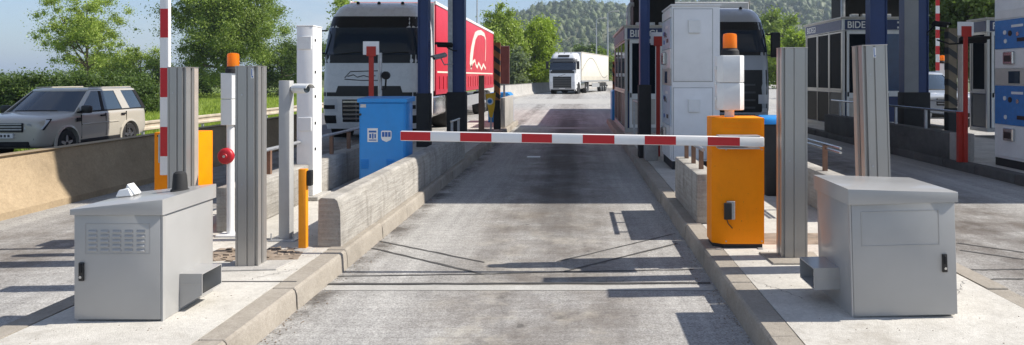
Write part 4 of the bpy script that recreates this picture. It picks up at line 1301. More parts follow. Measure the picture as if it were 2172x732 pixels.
def lorry(label, style, hw, zroof, length, tarp, tarpb, ztrail, detail=True):
    t = thing('articulated_lorry', label, 'lorry')
    w = hw
    zr = zroof
    tab = [(.28, .12, w - .06, .16), (.55, .03, w - .01, .2), (.95, 0, w, .22), (1.3, 0, w, .22), (zr * .56, .06, w, .24), (zr * .62, .1, w, .25),
           (zr * .80, .30, w - .03, .30), (zr * .89, .46, w - .07, .32), (zr * .95, .66, w - .13, .34), (zr * .985, .9, w - .2, .36), (zr, 1.2, w - .3, .4)]
    D = 2.05
    c = Cab(tab, D)
    zs = [.28, .4, .55, .75, .95, 1.15, 1.3, 1.6, zr * .56, zr * .62, zr * .7, zr * .80, zr * .85, zr * .89, zr * .92, zr * .95, zr * .97, zr * .985, zr]
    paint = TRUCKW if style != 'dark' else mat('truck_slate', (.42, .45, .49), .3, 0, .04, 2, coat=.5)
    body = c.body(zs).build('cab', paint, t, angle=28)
    tw = w + .10
    zg0, zg1 = zr * .605, zr * .80
    if style == 'renault':
        c.patch('screen_surround', BLACK, t, -tw - .05, tw + .05, zr * .545, zr * .885, .006, 22, 10, .02)
        gl = c.patch('windscreen', GLASS, t, -tw + .07, tw - .07, zg0, zg1, .014, 22, 8, .012)
        for sx in (-.75, .25):
            MB().tube([c.pt(sx, zg0 + .01, .03), c.pt(sx + .35, zg0 + .05, .03), c.pt(sx + .72, zg0 + .06, .03)], .010, 6).build('wiper', BLACK, t)
        c.patch('lower_slot', BLACK, t, -tw * .98, tw * .98, 1.10, 1.20, .008, 20, 2, .02)
        c.patch('centre_slot', BLACK, t, -tw * .64, tw * .64, 1.2, 1.36, .010, 16, 2, .02, .06)
        g = c.patch('grille', BLACK, t, -.68, .68, .45, 1.02, .006, 10, 4, .02)
        for i in range(5):
            zz = .52 + i * .105
            c.patch('grille_bar', CHROME, g, -.66, .66, zz, zz + .045, .03, 10, 1, .03)
        for sx in (-.33, 0, .33): c.patch('grille_post', TRUCKG, g, sx - .02, sx + .02, .47, 1.0, .024, 2, 3, .02)
        for s in (-1, 1):
            a, b = sorted((s * .80, s * 1.22))
            h = c.patch('headlight', LAMPGL, t, a, b, .72, 1.03, .012, 8, 3, .03)
            c.patch('lamp_bezel', TRIM, h, a + .06, b - .06, .78, .88, .02, 5, 2, .01)
            a, b = sorted((s * .84, s * 1.18))
            c.patch('fog_lamp', TRIM, t, a, b, .42, .62, .010, 6, 2, .02)
        # faint lettering and outline on the front panel
        for p in ([(-.62, 1.56), (-.48, 1.72), (.25, 1.74)], [(-.62, 1.53), (-.2, 1.5), (.3, 1.5)], [(-.55, 1.6), (-.4, 1.64), (-.3, 1.58), (-.15, 1.62), (0, 1.58), (.15, 1.62)]):
            MB().tube([c.pt(a, b, .004) for a, b in p], .012, 5).build('front_lettering', INKD, t)
    elif style == 'volvo':
        c.patch('screen_surround', BLACK, t, -tw, tw, zr * .50, zr * .86, .006, 20, 8, .02)
        c.patch('windscreen', GLASS, t, -tw + .08, tw - .08, zr * .58, zr * .755, .014, 20, 6, .012)
        c.patch('sun_visor', TRUCKG, t, -tw + .03, tw - .03, zr * .775, zr * .835, .09, 18, 3, .05)
        c.patch('roof_lamp_bar', BLACK, t, -.5, .55, zr * .89, zr * .945, .02, 8, 2, .03)
        g = c.patch('grille', BLACK, t, -.85, .85, .5, 1.58, .010, 12, 4, .02)
        for i in range(6): c.patch('grille_bar', TRUCKG, g, -.82, .82, .58 + i * .16, .63 + i * .16, .03, 10, 1, .025)
        MB().tube([c.pt(-.45, 1.56, .03), c.pt(.3, 1.78, .03)], .02, 6).build('grille_sash', CHROME, t)
        for s in (-1, 1):
            a, b = sorted((s * .92, s * 1.22))
            c.patch('headlight', LAMPGL, t, a, b, .72, 1.12, .012, 6, 3, .03)
        c.patch('bumper_lip', TRIM, t, -tw, tw, .28, .42, .012, 18, 1, .03)
        c.patch('number_plate', INK, t, -.26, .26, .44, .54, .03, 4, 1, .02)
    else:
        c.patch('screen_surround', BLACK, t, -tw - .04, tw + .04, zr * .615, zr * .875, .006, 20, 8, .02)
        c.patch('windscreen', GLASS, t, -tw + .06, tw - .06, zr * .64, zr * .81, .014, 20, 6, .012)
        g = c.patch('grille', BLACK, t, -tw - .3, tw + .3, .35, zr * .505, .008, 20, 4, .02)
        for i in range(5): c.patch('grille_bar', TRUCKG, g, -.8, .8, .55 + i * .2, .60 + i * .2, .02, 10, 1, .02)
        for s in (-1, 1):
            a, b = sorted((s * .88, s * 1.2))
            h = c.patch('headlight', LAMPGL, t, a, b, .88, 1.12, .014, 8, 3, .03)
            c.patch('fog_lamp', LAMPGL, t, a + .1, b - .08, .66, .76, .014, 5, 2, .03)
    # side glazing, mirrors, steps
    for s in (-1, 1):
        zb0, zb1 = zr * .60, zr * .79
        MB().hexa([(s * (w - .01), .62, zb0), (s * (w + .008), .62, zb0), (s * (w + .008), 1.45, zb0), (s * (w - .01), 1.45, zb0),
                   (s * (w - .01), .74, zb1), (s * (w - .012), .74, zb1), (s * (w - .012), 1.45, zb1), (s * (w - .04), 1.45, zb1)]).build('side_window', GLASS, t)
        mh = MB().box(min(s * (w + .06), s * (w + .30)), max(s * (w + .06), s * (w + .30)), .12, .26, zr * .60, zr * .79, .03, 2).build('mirror', BLACK, t)
        MB().tube([(s * (w - .02), .4, zr * .78), (s * (w + .12), .22, zr * .775)], .02, 6).build('mirror_arm', BLACK, mh)
        MB().tube([(s * (w - .02), .42, zr * .62), (s * (w + .12), .22, zr * .615)], .02, 6).build('mirror_arm', BLACK, mh)
        MB().box(min(s * (w - .01), s * (w + .012)), max(s * (w - .01), s * (w + .012)), .5, .53, 1.25, 1.75).build('door_gap', TRIM, t)
        for zz in (.45, .78):
            MB().box(min(s * (w - .25), s * (w + .015)), max(s * (w - .25), s * (w + .015)), .42, .78, zz, zz + .1, .01).build('step', TRIM, t)
    for xx in (-.55, .0, .62):
        y = interp(tab, zr * .985)[0] + .1
        MB().lathe([(.03, 0), (.035, .02), (.05, .06), (.03, .1)], (xx, y - .08, zr * .975), 10).build('roof_lamp', BLACK, t)
    # chassis, tractor wheels, tanks
    MB().box(-.42, .42, .5, 6.6, .55, .85).build('chassis', TRIM, t)
    R = .50
    for s in (-1, 1):
        wheel(t, s * (w - .02), 1.28, R, .30, s)
        wheel(t, s * (w - .02), 4.9, R, .55, s, hub=False)
        MB().box(min(s * (w - .6), s * (w - .02)), max(s * (w - .6), s * (w - .02)), 2.15, 4.2, .45, 1.08, .1, 3).build('fuel_tank', CHROME if s > 0 else TRUCKG, t)
        ts = [math.radians(a) for a in range(10, 171, 16)]
        MB().sheet([[(xx, 4.9 - .62 * math.cos(a), R + .62 * math.sin(a)) for a in ts] for xx in (s * (w - .6), s * w)],
                   [[(xx, 4.9 - .60 * math.cos(a), R + .60 * math.sin(a)) for a in ts] for xx in (s * (w - .6), s * w)]).build('mudguard', TRIM, t)
        # dark wheel arch plate on the cab
        MB().cyl((s * (w - .3), 1.28, R), (s * (w + .004), 1.28, R), .60, n=28).build('wheel_arch', TRIM, t)
    # trailer
    y0, y1, zb = 2.35, length, 1.18
    MB().box(-w + .03, w - .03, y0 + .03, y1 - .03, zb - .12, zb).build('trailer_bed', TRIM, t)
    tb = MB().box(-w, w, y0, y1, zb, ztrail, .03, 2).build('trailer_body', tarp, t)
    MB().box(-w + .02, w - .02, y0 - .03, y0 - .001, zb, ztrail - .02, .01).build('bulkhead', TRUCKW, tb)
    for s in (-1, 1):
        MB().box(min(s * (w - .02), s * (w + .025)), max(s * (w - .02), s * (w + .025)), y0 - .01, y1 + .01, ztrail - .07, ztrail + .03, .01).build('roof_rail', WHITE if tarp is TARP else BEIGE, tb)
        MB().box(min(s * (w - .02), s * (w + .02)), max(s * (w - .02), s * (w + .02)), y0 + .02, y1 - .02, zb - .10, zb + .04).build('side_rail', GALV if tarp is not TARP else TARPD, tb)
        for yy in (y0 + .02, y1 - .06):
            MB().box(min(s * (w - .02), s * (w + .02)), max(s * (w - .02), s * (w + .02)), yy, yy + .06, zb + .04, ztrail - .08).build('corner_post', tarpb, tb)
    n = int((y1 - y0) / .62)
    for i in range(1, n):
        yy = y0 + i * (y1 - y0) / n
        MB().box(w + .001, w + .02, yy - .02, yy + .02, zb - .05, zb + .42).build('strap', tarpb, tb)
    if tarp is TARP:
        MB().box(w + .0005, w + .006, y0 + .3, y1 - .3, zb + .52, zb + .57).build('white_line', INKC, tb)
    for i in range(3):
        yy = y1 - 4.1 + i * 1.35
        for s in (-1, 1): wheel(t, s * (w - .02), yy, .48, .36, s, hub=False)
    for s in (-1, 1):
        MB().box(min(s * (w - .3), s * (w - .2)), max(s * (w - .3), s * (w - .2)), y0 + 2.6 + 1.6, y0 + 2.75 + 1.6, .12, 1.06).build('landing_leg', GALV, t)
        MB().box(min(s * (w - .05), s * (w - .02)), max(s * (w - .05), s * (w - .02)), y0 + 5.0, y1 - 5.0, .5, .9).build('side_guard', GALV, t)
    MB().box(-w + .1, w - .1, y1 - .02, y1 + .05, .5, .66).build('rear_bumper', TRIM, t)
    return t, tb

t1, tb = lorry('white lorry cab pulling a red tarpaulin trailer in the left lane', 'renault', 1.2, 3.55, 16.9, TARP, TARPD, 3.70)
xs = 1.2 + .008
# white drawn mark on the red side: tall hook and a wavy signature
def yu(u, xw=-3.97): return xw * F / (u - U0) - 18.3
def zv(v, u, xw=-3.97): return Z(v, xw * F / (u - U0))
hook = [(998, 142), (999, 128), (1001, 110), (1004, 92), (1008, 76), (1013, 70), (1020, 69), (1027, 74), (1030, 84), (1030, 105), (1029, 130)]
ribbon([(yu(u), zv(v, u)) for u, v in hook], [.5, .62, .55, .4, .3, .2, .2, .16, .12, .12, .1], 'printed_mark', INKC, tb, xs)
wave = [(998, 145), (1003, 132), (1007, 128), (1009, 138), (1012, 143), (1015, 134), (1018, 140), (1021, 147), (1025, 137), (1030, 146)]
ribbon([(yu(u), zv(v, u)) for u, v in wave], .11, 'printed_mark', INKC, tb, xs)
t1.location = (-3.97 - 1.2, 18.3, 0)

t2, tb = lorry('white lorry with a cream trailer driving on the far bend', 'volvo', 1.25, 3.75, 16.2, CREAM, mat('cream_strap', (.5, .45, .36), .6), 3.85)
pts = []
for i in range(41):
    a = i / 40
    pts.append((2.5 + a * 13.0, 2.45 + .95 * math.sin(a * 2 * PI * .93 - .35) * (1 if a < .5 else 1.05)))
ribbon(pts, .10, 'printed_wave', mat('print_grey', (.28, .27, .25), .5), tb, 1.258)
t2.location = (-1.22, 65.7, 0)
t2.rotation_euler = (0, 0, math.radians(-13))

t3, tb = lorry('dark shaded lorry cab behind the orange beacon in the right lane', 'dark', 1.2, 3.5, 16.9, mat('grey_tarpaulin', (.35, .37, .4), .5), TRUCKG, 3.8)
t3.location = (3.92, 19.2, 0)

# ================================================================== CARS
def bool_cut(o, cutters):
    sd = o.modifiers.new('round', 'SUBSURF'); sd.levels = 2
    for c in cutters:
        md = o.modifiers.new('cut', 'BOOLEAN'); md.operation = 'DIFFERENCE'; md.object = c; md.solver = 'EXACT'
    for p in o.data.polygons: p.use_smooth = True
    wn = o.modifiers.new('normals', 'WEIGHTED_NORMAL'); wn.weight = 80; wn.keep_sharp = False
    dg = bpy.context.evaluated_depsgraph_get()
    me = bpy.data.meshes.new_from_object(o.evaluated_get(dg))
    o.modifiers.clear()
    old = o.data; o.data = me; bpy.data.meshes.remove(old)
    for c in cutters: bpy.data.objects.remove(c)

def car(label, paint, k=1.0):
    t = thing('car', label, 'car')
    # y: 0 = nose, 4.5 = tail
    st = [(0.0, .70, .46, .92), (.04, .80, .36, .98), (.14, .88, .31, 1.03), (.35, .93, .29, 1.07), (.7, .95, .29, 1.10), (1.15, .95, .29, 1.15), (1.6, .95, .28, 1.155),
          (2.4, .95, .28, 1.155), (3.2, .95, .28, 1.16), (3.9, .945, .29, 1.17), (4.25, .93, .32, 1.17), (4.42, .89, .38, 1.16), (4.5, .82, .46, 1.10)]
    R = []
    for y, w, zb, zt in st:
        half = [(w * .80, zb), (w * .965, zb + .05), (w * 1.0, zb + .2), (w * 1.005, .74), (w * .995, .82), (w * .985, zt - .12), (w * .955, zt - .045), (w * .88, zt - .006), (w * .6, zt + .022), (w * .3, zt + .03), (0, zt + .032)]
        ring = half + [(-a, b) for a, b in half[-2::-1]]
        R.append([(a, y, b) for a, b in ring])
    body = MB().rings(R).build('body', paint, t, angle=180)
    cut = []
    for y in (.86, 3.52):
        for s in (-1, 1):
            cut.append(MB().cyl((s * .62, y, .37), (s * 1.2, y, .37), .415, n=32).build('cut', TRIM))
    bool_cut(body, cut)
    for y in (.86, 3.52):
        for s in (-1, 1):
            MB().cyl((s * .625, y, .37), (s * .66, y, .37), .41, n=28).build('arch_liner', TRIM, t)
            w = wheel(t, s * .945, y, .365, .23, s, 'wheel', False, TRIM)
            for i in range(5):
                a = 2 * PI * i / 5 + .3
                ca, sa = math.cos(a), math.sin(a)
                cx = s * .935
                q = []
                for rr, hwid in ((.05, .045), (.225, .03)):
                    for e in (-1, 1): q.append((rr * ca - e * hwid * sa, rr * sa + e * hwid * ca))
                MB().hexa([(cx - .03, y + q[0][0], .365 + q[0][1]), (cx - .03, y + q[1][0], .365 + q[1][1]), (cx - .03, y + q[3][0], .365 + q[3][1]), (cx - .03, y + q[2][0], .365 + q[2][1]),
                           (cx, y + q[0][0], .365 + q[0][1]), (cx, y + q[1][0], .365 + q[1][1]), (cx, y + q[3][0], .365 + q[3][1]), (cx, y + q[2][0], .365 + q[2][1])]).build('spoke', CHROME, w)
            ring_o = [math.radians(a) for a in range(-8, 189, 9)]
            G1 = [[(s * 0.962, y - .47 * math.cos(a), .37 + .47 * math.sin(a)) for a in ring_o], [(s * .975, y - .418 * math.cos(a), .37 + .418 * math.sin(a)) for a in ring_o]]
            G2 = [[(s * .93, y - .47 * math.cos(a), .37 + .47 * math.sin(a)) for a in ring_o], [(s * .93, y - .418 * math.cos(a), .37 + .418 * math.sin(a)) for a in ring_o]]
            MB().sheet(G1, G2).build('arch_flare', paint, t)
    # glasshouse
    zb, zt = 1.12, 1.66
    def xs(z): return .885 - (z - zb) / (zt - zb) * .165
    base = [(1.16, .80), (1.10, .5), (1.07, 0)]
    def front(w, y0, bow): return [(w * q, y0 - bow * (1 - q ** 2.4)) for q in (1, .985, .95, .88, .78, .62, .42, .2, 0)]
    rb = [(.80, 4.44), (.865, 4.40), (.885, 4.30)] + front(.885, 1.34, .30)
    rt = [(.65, 4.18), (.70, 4.14), (.72, 4.04)] + front(.72, 2.02, .21)
    def full(r, z): return [(a, b, z) for a, b in r] + [(-a, b, z) for a, b in r[-2::-1]]
    MB().rings([full(rb, zb), full(rt, zt)]).build('glasshouse', CARGLASS, t, angle=30)
    roof = []
    for z, g in ((1.655, .012), (1.69, .0), (1.72, -.05), (1.735, -.16)):
        roof.append(full([(a + g if a else 0, b - g if b < 3 else b + g) for a, b in rt], z))
    MB().rings(roof).build('roof', paint, t)
    def panel(name, yz, material, s, off=.006, th=.03):
        A = [(s * (xs(z) + off), y, z) for y, z in yz]; B = [(s * (xs(z) + off - th), y, z) for y, z in yz]
        m = MB(); va, vb = m._v(A), m._v(B)
        m.bm.faces.new(va); m.bm.faces.new(vb[::-1])
        for i in range(len(A)):
            j = (i + 1) % len(A); m.bm.faces.new([va[j], va[i], vb[i], vb[j]])
        return m.build(name, material, t, smooth=False)
    for s in (-1, 1):
        panel('front_pillar', [(1.22, zb), (1.40, zb), (2.12, zt), (1.98, zt)], paint, s, .010)
        panel('door_pillar', [(2.32, zb), (2.45, zb), (2.52, zt), (2.42, zt)], TRIM, s)
        panel('rear_pillar', [(3.26, zb), (3.62, zb), (3.42, zt), (3.10, zt)], paint, s, .010)
        panel('tail_pillar', [(4.26, zb), (4.42, zb), (4.16, zt), (4.02, zt)], TRIM, s, .008)
        panel('window_bead', [(1.3, zb - .005), (4.3, zb - .005), (4.3, zb + .03), (1.3, zb + .03)], TRIM, s, .012)
        for y in (2.28, 3.22):
            MB().box(min(s * .94, s * .985), max(s * .94, s * .985), y - .11, y + .09, .985, 1.03, .01).build('door_handle', TRIM, t)
        for y in (1.40, 2.42, 3.36):
            MB().box(min(s * .93, s * .9545), max(s * .93, s * .9545), y - .003, y + .003, .46, 1.07).build('door_gap', TRIM, t)
        MB().box(min(s * .94, s * .966), max(s * .94, s * .966), 1.42, 3.0, .80, .83, .006).build('side_moulding', paint, t)
        MB().box(min(s * .90, s * .962), max(s * .90, s * .962), 1.30, 3.08, .27, .43, .02).build('sill', TRIM, t)
        MB().box(min(s * .90, s * 1.14), max(s * .90, s * 1.14), 1.42, 1.56, 1.10, 1.30, .04, 2).build('mirror', BLACK, t)
        h = MB().hexa([(s * .48, -.008, .78), (s * .86, .078, .78), (s * .84, .2, .78), (s * .48, .12, .78), (s * .50, .018, .965), (s * .935, .255, 1.0), (s * .88, .38, 1.0), (s * .5, .16, .965)], .02, 2).build('headlight', LAMPGL, t)
        MB().hexa([(s * .45, .012, .755), (s * .885, .105, .755), (s * .84, .22, .755), (s * .45, .14, .755), (s * .47, .042, .985), (s * .96, .295, 1.02), (s * .88, .40, 1.02), (s * .47, .18, .985)], .02, 2).build('headlight_housing', TRIM, t)
        MB().cyl((s * .60, .012, .87), (s * .60, .05, .875), .06, n=14).build('reflector', GREYP, h)
        MB().cyl((s * .64, .02, .56), (s * .64, .08, .56), .065, n=14).build('fog_lamp', TRIM, t)
        MB().box(min(s * .955, s * .985), max(s * .955, s * .985), 1.18, 1.34, .90, 1.0, .01).build('wing_vent', TRIM, t)
        MB().box(min(s * .66, s * .70), max(s * .66, s * .70), 2.1, 4.0, 1.735, 1.765, .008).build('roof_bar', paint, t)
    g = MB().box(-.47, .47, -.035, .06, .72, .94, .015).build('grille', BLACK, t)
    for z in (.77, .835, .90): MB().box(-.46, .46, -.050, -.036, z, z + .03).build('grille_bar', GALV, g)
    MB().box(-.6, .6, .0, .08, .36, .50, .02).build('bumper_intake', TRIM, t)
    p = MB().box(-.26, .26, -.045, .01, .58, .69).build('number_plate', INK, t)
    for i in range(5): MB().box(-.2 + i * .085, -.15 + i * .085, -.049, -.0455, .605, .665).build('plate_character', INKD, p)
    MB().tube([(-.55, 1.16, 1.175), (-.1, 1.11, 1.185), (.5, 1.15, 1.18)], .012, 6).build('wiper', BLACK, t)
    return t
c1 = car('silver-beige off-road car on the road beyond the tan concrete barrier', CARP)
c1.location = (-12.65 - .95, 17.35, -.45)
c1.rotation_euler = (0, 0, math.radians(1.5))
c2 = car('pale blue-grey car partly hidden behind the far gantry column', CARG)
c2.location = (X(1985, 23), 22.0, 0)

# ================================================================== FAR LAMP POSTS, GUARD RAIL
def lamp_post(label, u, Y, vt, r=.1):
    x = X(u, Y)
    t = thing('lamp_post', label, 'lamp post', (x, Y, 0), 'lamp posts beyond the plaza')
    MB().cyl((x, Y, 0), (x, Y, Z(vt, Y)), r, r * .55, 10).build('pole', GALV, t)
    MB().tube([(x, Y, Z(vt, Y)), (x + .5, Y, Z(vt, Y) + .25), (x + 1.2, Y, Z(vt, Y) + .3)], .05, 8).build('arm', GALV, t)
    MB().box(x + 1.0, x + 1.7, Y - .15, Y + .15, Z(vt, Y) + .22, Z(vt, Y) + .36, .04).build('lantern', GREYP, t)
lamp_post('tall thin lamp post left of the green trees above the red trailer', 1012, 75, -30)
lamp_post('slim lamp post above the cream trailer against the hill', 1265, 120, 42, .14)
lamp_post('grey lamp post just right of the cream trailer', 1289, 110, 28, .16)

t = thing('guard_rail', 'weathered steel guard rail along the grass verge', 'guard rail', (-14.75, 14, -.72))
xg = -14.75
prof = [(0, .05), (.05, .02), (.05, -.04), (.0, -.09), (0, -.15), (.05, -.20), (.05, -.26), (0, -.29)]
G1 = [[(xg + p, y, .02 + q) for p, q in prof] for y in np.linspace(12, 60, 13)]
G2 = [[(xg + p - .012, y, .02 + q) for p, q in prof] for y in np.linspace(12, 60, 13)]
MB().sheet(G1, G2).build('beam', mat('weathered_rail', (.50, .43, .33), .6, .1, .2, 3), t)
for y in np.arange(13, 60, 2.0):
    MB().box(xg - .09, xg - .015, y - .04, y + .04, -.72, .02).build('post', GALV, t)

# ================================================================== TREES AND PLANTS
def leaves_mesh(name, centers, radii, n, size, material, parent, squash=.8):
    """small folded leaf-like faces spread through clumps"""
    idx = RNG.choice(len(centers), n, p=radii ** 2 / np.sum(radii ** 2))
    d = RNG.normal(size=(n, 3)); d /= np.linalg.norm(d, axis=1)[:, None]
    rr = np.abs(RNG.normal(size=n)) * .62
    P = centers[idx] + d * (radii[idx] * rr)[:, None] * np.array([1, 1, squash])
    s = size * (.6 + .8 * RNG.random(n))
    a = RNG.normal(size=(n, 3)); a /= np.linalg.norm(a, axis=1)[:, None]
    b = np.cross(a, RNG.normal(size=(n, 3))); b /= np.linalg.norm(b, axis=1)[:, None]
    a *= s[:, None]; b *= (s * .55)[:, None]
    V = np.stack([P - a, P - b * .9, P + a, P + b * .9], 1).reshape(-1, 3)
    Fc = np.arange(4 * n).reshape(-1, 4)
    root = parent
    if root is not None: V = V - np.array(root.location)
    return npmesh(name, V, Fc, material, parent)

def tree(name, label, base, h, crown, nclump, rclump, nleaf, leaf, material, trunk=.12, z_base_crown=.35, group=None, lean=0.0, cat='tree', fill=.5):
    """crown: (rx, ry, rz) half axes; its centre sits at height h - rz"""
    bx, by, bz = base
    t = thing(name, label, cat, base, group)
    rx, ry, rz = crown
    cz = bz + h - rz
    d = RNG.normal(size=(nclump, 3)); d /= np.linalg.norm(d, axis=1)[:, None]
    rr = fill + (1 - fill) * RNG.random(nclump)
    C = np.array([bx + lean, by, cz]) + d * rr[:, None] * np.array([rx, ry, rz])
    C[:, 2] = np.maximum(C[:, 2], bz + .15)
    R = rclump * (.55 + .9 * RNG.random(nclump))
    leaves_mesh('crown', C, R, nleaf, leaf, material, t)
    m = MB()
    top = Vector((bx + lean, by, cz + rz * .55))
    m.tube([(bx, by, bz - .05), (bx + lean * .3 + random.uniform(-.05, .05), by, bz + h * .25), (bx + lean * .7, by + random.uniform(-.1, .1), bz + h * .55), top], [trunk * 1.15, trunk * .85, trunk * .6, trunk * .15], 9)
    for i in range(min(nclump, 16)):
        c = Vector(C[i])
        f = random.uniform(.25, .6)
        s = Vector((bx + lean * f, by, bz + h * f))
        if c.z < s.z: s.z = max(bz + .2, c.z - h * .12)
        mid = (s + c) / 2 + Vector((0, 0, -.05 * h * random.random()))
        m.tube([s, mid, c], [trunk * .42, trunk * .28, trunk * .08], 6)
    m.build('trunk', BARK, t)
    return t
Zg = -.72
tree('young_tree', 'slender airy tree with sparse yellow-green leaves behind the silver car', (X(184, 70), 70, Zg), 11.6, (4.7, 4.2, 4.9), 170, .72, 42000, .085, LEAF1, .17, fill=.1)
tree('broad_tree', 'big dense green tree filling the sky behind the beacon pole', (X(482, 76), 76, Zg), 15.0, (6.0, 5.5, 6.9), 300, 1.15, 150000, .10, LEAF2, .4, fill=.2)
tree('round_bush', 'bright green leafy bush right of the slender tree', (X(298, 80), 80, Zg), 5.6, (4.4, 3.0, 2.7), 80, .95, 30000, .10, LEAF1, .12, cat='bush')
tree('round_bush', 'mid green bush at the foot of the slender tree', (X(215, 84), 84, Zg), 4.4, (4.4, 3.0, 2.2), 70, .9, 24000, .10, LEAF2, .12, cat='bush')
tree('round_bush', 'darker bush at the right foot of the big dense tree', (X(597, 84), 84, Zg), 6.4, (3.6, 3.0, 3.2), 46, 1.2, 24000, .11, LEAF3, .12, cat='bush')
tree('round_bush', 'low bush under the big dense tree beside the guard rail', (X(390, 82), 82, Zg), 4.4, (4.6, 3.0, 2.2), 40, 1.1, 20000, .11, LEAF3, .12, cat='bush')
tree('far_tree', 'low dark tree far behind the white column', (X(650, 110), 110, Zg), 7.6, (4.4, 3.5, 3.6), 36, 1.3, 16000, .15, LEAF3, .16)
tree('far_tree', 'tree top peeping over the roof of the white lorry cab', (X(735, 80), 80, Zg), 11.4, (2.2, 2.2, 3.6), 30, .9, 10000, .14, LEAF1, .18)
# dark hedge on the far left, one clipped row
t = thing('hedge', 'long dark green hedge along the far left verge', 'hedge', (X(70, 44), 44, Zg))
C = []
for i in range(150):
    C.append((X(-80, 44) + RNG.random() * 11.5, 43.5 + RNG.random() * 2.0, Zg + .3 + RNG.random() * 2.0))
leaves_mesh('foliage', np.array(C), .55 + .3 * RNG.random(150), 42000, .085, LEAF3, t)
m = MB()
for i in range(12): x = X(-70, 44) + i * .95; m.cyl((x, 44.5, Zg - .02), (x + .1, 44.5, Zg + 1.6), .04, .02, 6)
m.build('stems', BARK, t)
# trees on the bend
tree('roadside_tree', 'tall yellow-green tree at the bend just right of the red trailer', (X(1062, 82), 82, Zg), 10.4, (2.9, 2.6, 4.6), 150, .85, 52000, .13, LEAF1, .22, fill=.35)
tree('roadside_tree', 'bright green rounded tree standing left of the white far lorry', (X(1135, 86), 86, Zg), 9.3, (3.1, 2.8, 4.4), 170, .85, 60000, .13, LEAF4, .22, fill=.35)
tree('roadside_bush', 'grey-green bush behind the faded red board sign', (X(1092, 76), 76, Zg), 5.6, (1.1, 1.0, 2.6), 26, .6, 10000, .14, LEAF5, .1, cat='bush')
tree('roadside_tree', 'dark tree between the lamp posts behind the cream trailer', (X(1252, 170), 170, 0), 9.6, (4.2, 3, 4.2), 40, 1.3, 14000, .28, LEAF3, .2)
tree('roadside_tree', 'light green tree at the right end of the cream trailer', (X(1282, 150), 150, 0), 7.6, (2.6, 2.4, 3.6), 36, 1.0, 12000, .24, LEAF2, .2)
tree('roadside_tree', 'dim tree far behind the cream trailer by the substation', (X(1215, 190), 190, 0), 7.2, (4, 3, 3.2), 40, 1.2, 10000, .3, LEAF5, .2)
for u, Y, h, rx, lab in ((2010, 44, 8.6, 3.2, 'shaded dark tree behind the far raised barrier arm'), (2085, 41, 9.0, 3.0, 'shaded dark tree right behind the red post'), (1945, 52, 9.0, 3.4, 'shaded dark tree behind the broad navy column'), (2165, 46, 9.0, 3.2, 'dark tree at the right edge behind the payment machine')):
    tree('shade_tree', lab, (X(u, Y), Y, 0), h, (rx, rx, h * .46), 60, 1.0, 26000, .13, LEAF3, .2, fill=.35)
tree('meadow_tree', 'sunlit yellow-green tree on the slope between the dark lorry and the right booth', (X(1668, 95), 95, 0), 7.8, (4.6, 3, 3.6), 50, 1.1, 20000, .2, LEAF4, .2)
tree('meadow_tree', 'round olive tree on the slope above the sunlit tree', (X(1640, 120), 120, 0), 12.5, (4.2, 3.5, 5.5), 50, 1.3, 20000, .25, LEAF2, .2)
tree('meadow_tree', 'dull green tree on the slope left of the right toll booth', (X(1722, 125), 125, 0), 9.5, (4.5, 3.5, 4.2), 50, 1.3, 18000, .25, LEAF5, .2)

# grass on the verge
VERGE = mat('verge_grass', (.17, .23, .045), .9, 0, .35, .5, .8, 9)
struct(MB().face([(-80, 8, Zg + .012), (-14.22, 8, Zg + .012), (-14.22, 150, Zg + .012), (-80, 150, Zg + .012)]).build('verge', VERGE, smooth=False))
n = 130000
gx = -14.9 - RNG.random(n) ** 1.4 * 45; gy = 16 + RNG.random(n) ** 1.2 * 80
gs = .10 + .22 * RNG.random(n)
an = RNG.random(n) * 2 * PI
P = np.stack([gx, gy, np.full(n, Zg)], 1)
wv = np.stack([np.cos(an), np.sin(an), np.zeros(n)], 1) * .03
tp = P + np.stack([RNG.normal(size=n) * .07, RNG.normal(size=n) * .07, gs], 1)
V = np.stack([P - wv, P + wv, tp], 1).reshape(-1, 3)
o = npmesh('grass', V, np.arange(3 * n).reshape(-1, 3), GRASSM)
struct(o, 'stuff'); o['label'] = 'sunlit green grass on the verge behind the guard rail'; o['category'] = 'grass'

# ================================================================== HILLS
def ridge_z(x, prof):
    return np.interp(x, [p[0] for p in prof], [p[1] for p in prof])
YH = 900.
hp = [(780, 240), (960, 110), (1060, 62), (1105, 32), (1140, 14), (1200, 5), (1262, 8), (1335, 22), (1420, 16), (1520, 2), (1640, -12), (1760, 4), (1900, -14), (2100, -25), (2400, -10), (2800, 30)]
HP = [(X(u, YH), Z(v, YH)) for u, v in hp]
xsn = np.linspace(HP[0][0], HP[-1][0], 120)
ysn = np.linspace(420, 1500, 50)
def hill_h(x, y):
    r = ridge_z(x * YH / np.maximum(y, 1) if False else x, HP)
    f = np.where(y < YH, np.clip((y - 430) / (YH - 430), 0, 1) ** 1.15, np.clip(1 - (y - YH) / 600, 0, 1))
    f = f * f * (3 - 2 * f) * .35 + f * .65
    return -.75 + np.maximum(r, 0) * f + 2.5 * np.sin(x * .021 + y * .013) * f
GX, GY = np.meshgrid(xsn, ysn)
V = np.stack([GX, GY, hill_h(GX, GY)], -1).reshape(-1, 3)
nx, ny = len(xsn), len(ysn)
Fc = [(j * nx + i, j * nx + i + 1, (j + 1) * nx + i + 1, (j + 1) * nx + i) for j in range(ny - 1) for i in range(nx - 1)]
hillm = mat('hill_soil', (.10, .105, .05), .95, 0, .3, .02)
hill = npmesh('hill', V, Fc, hillm, smooth=True); struct(hill)

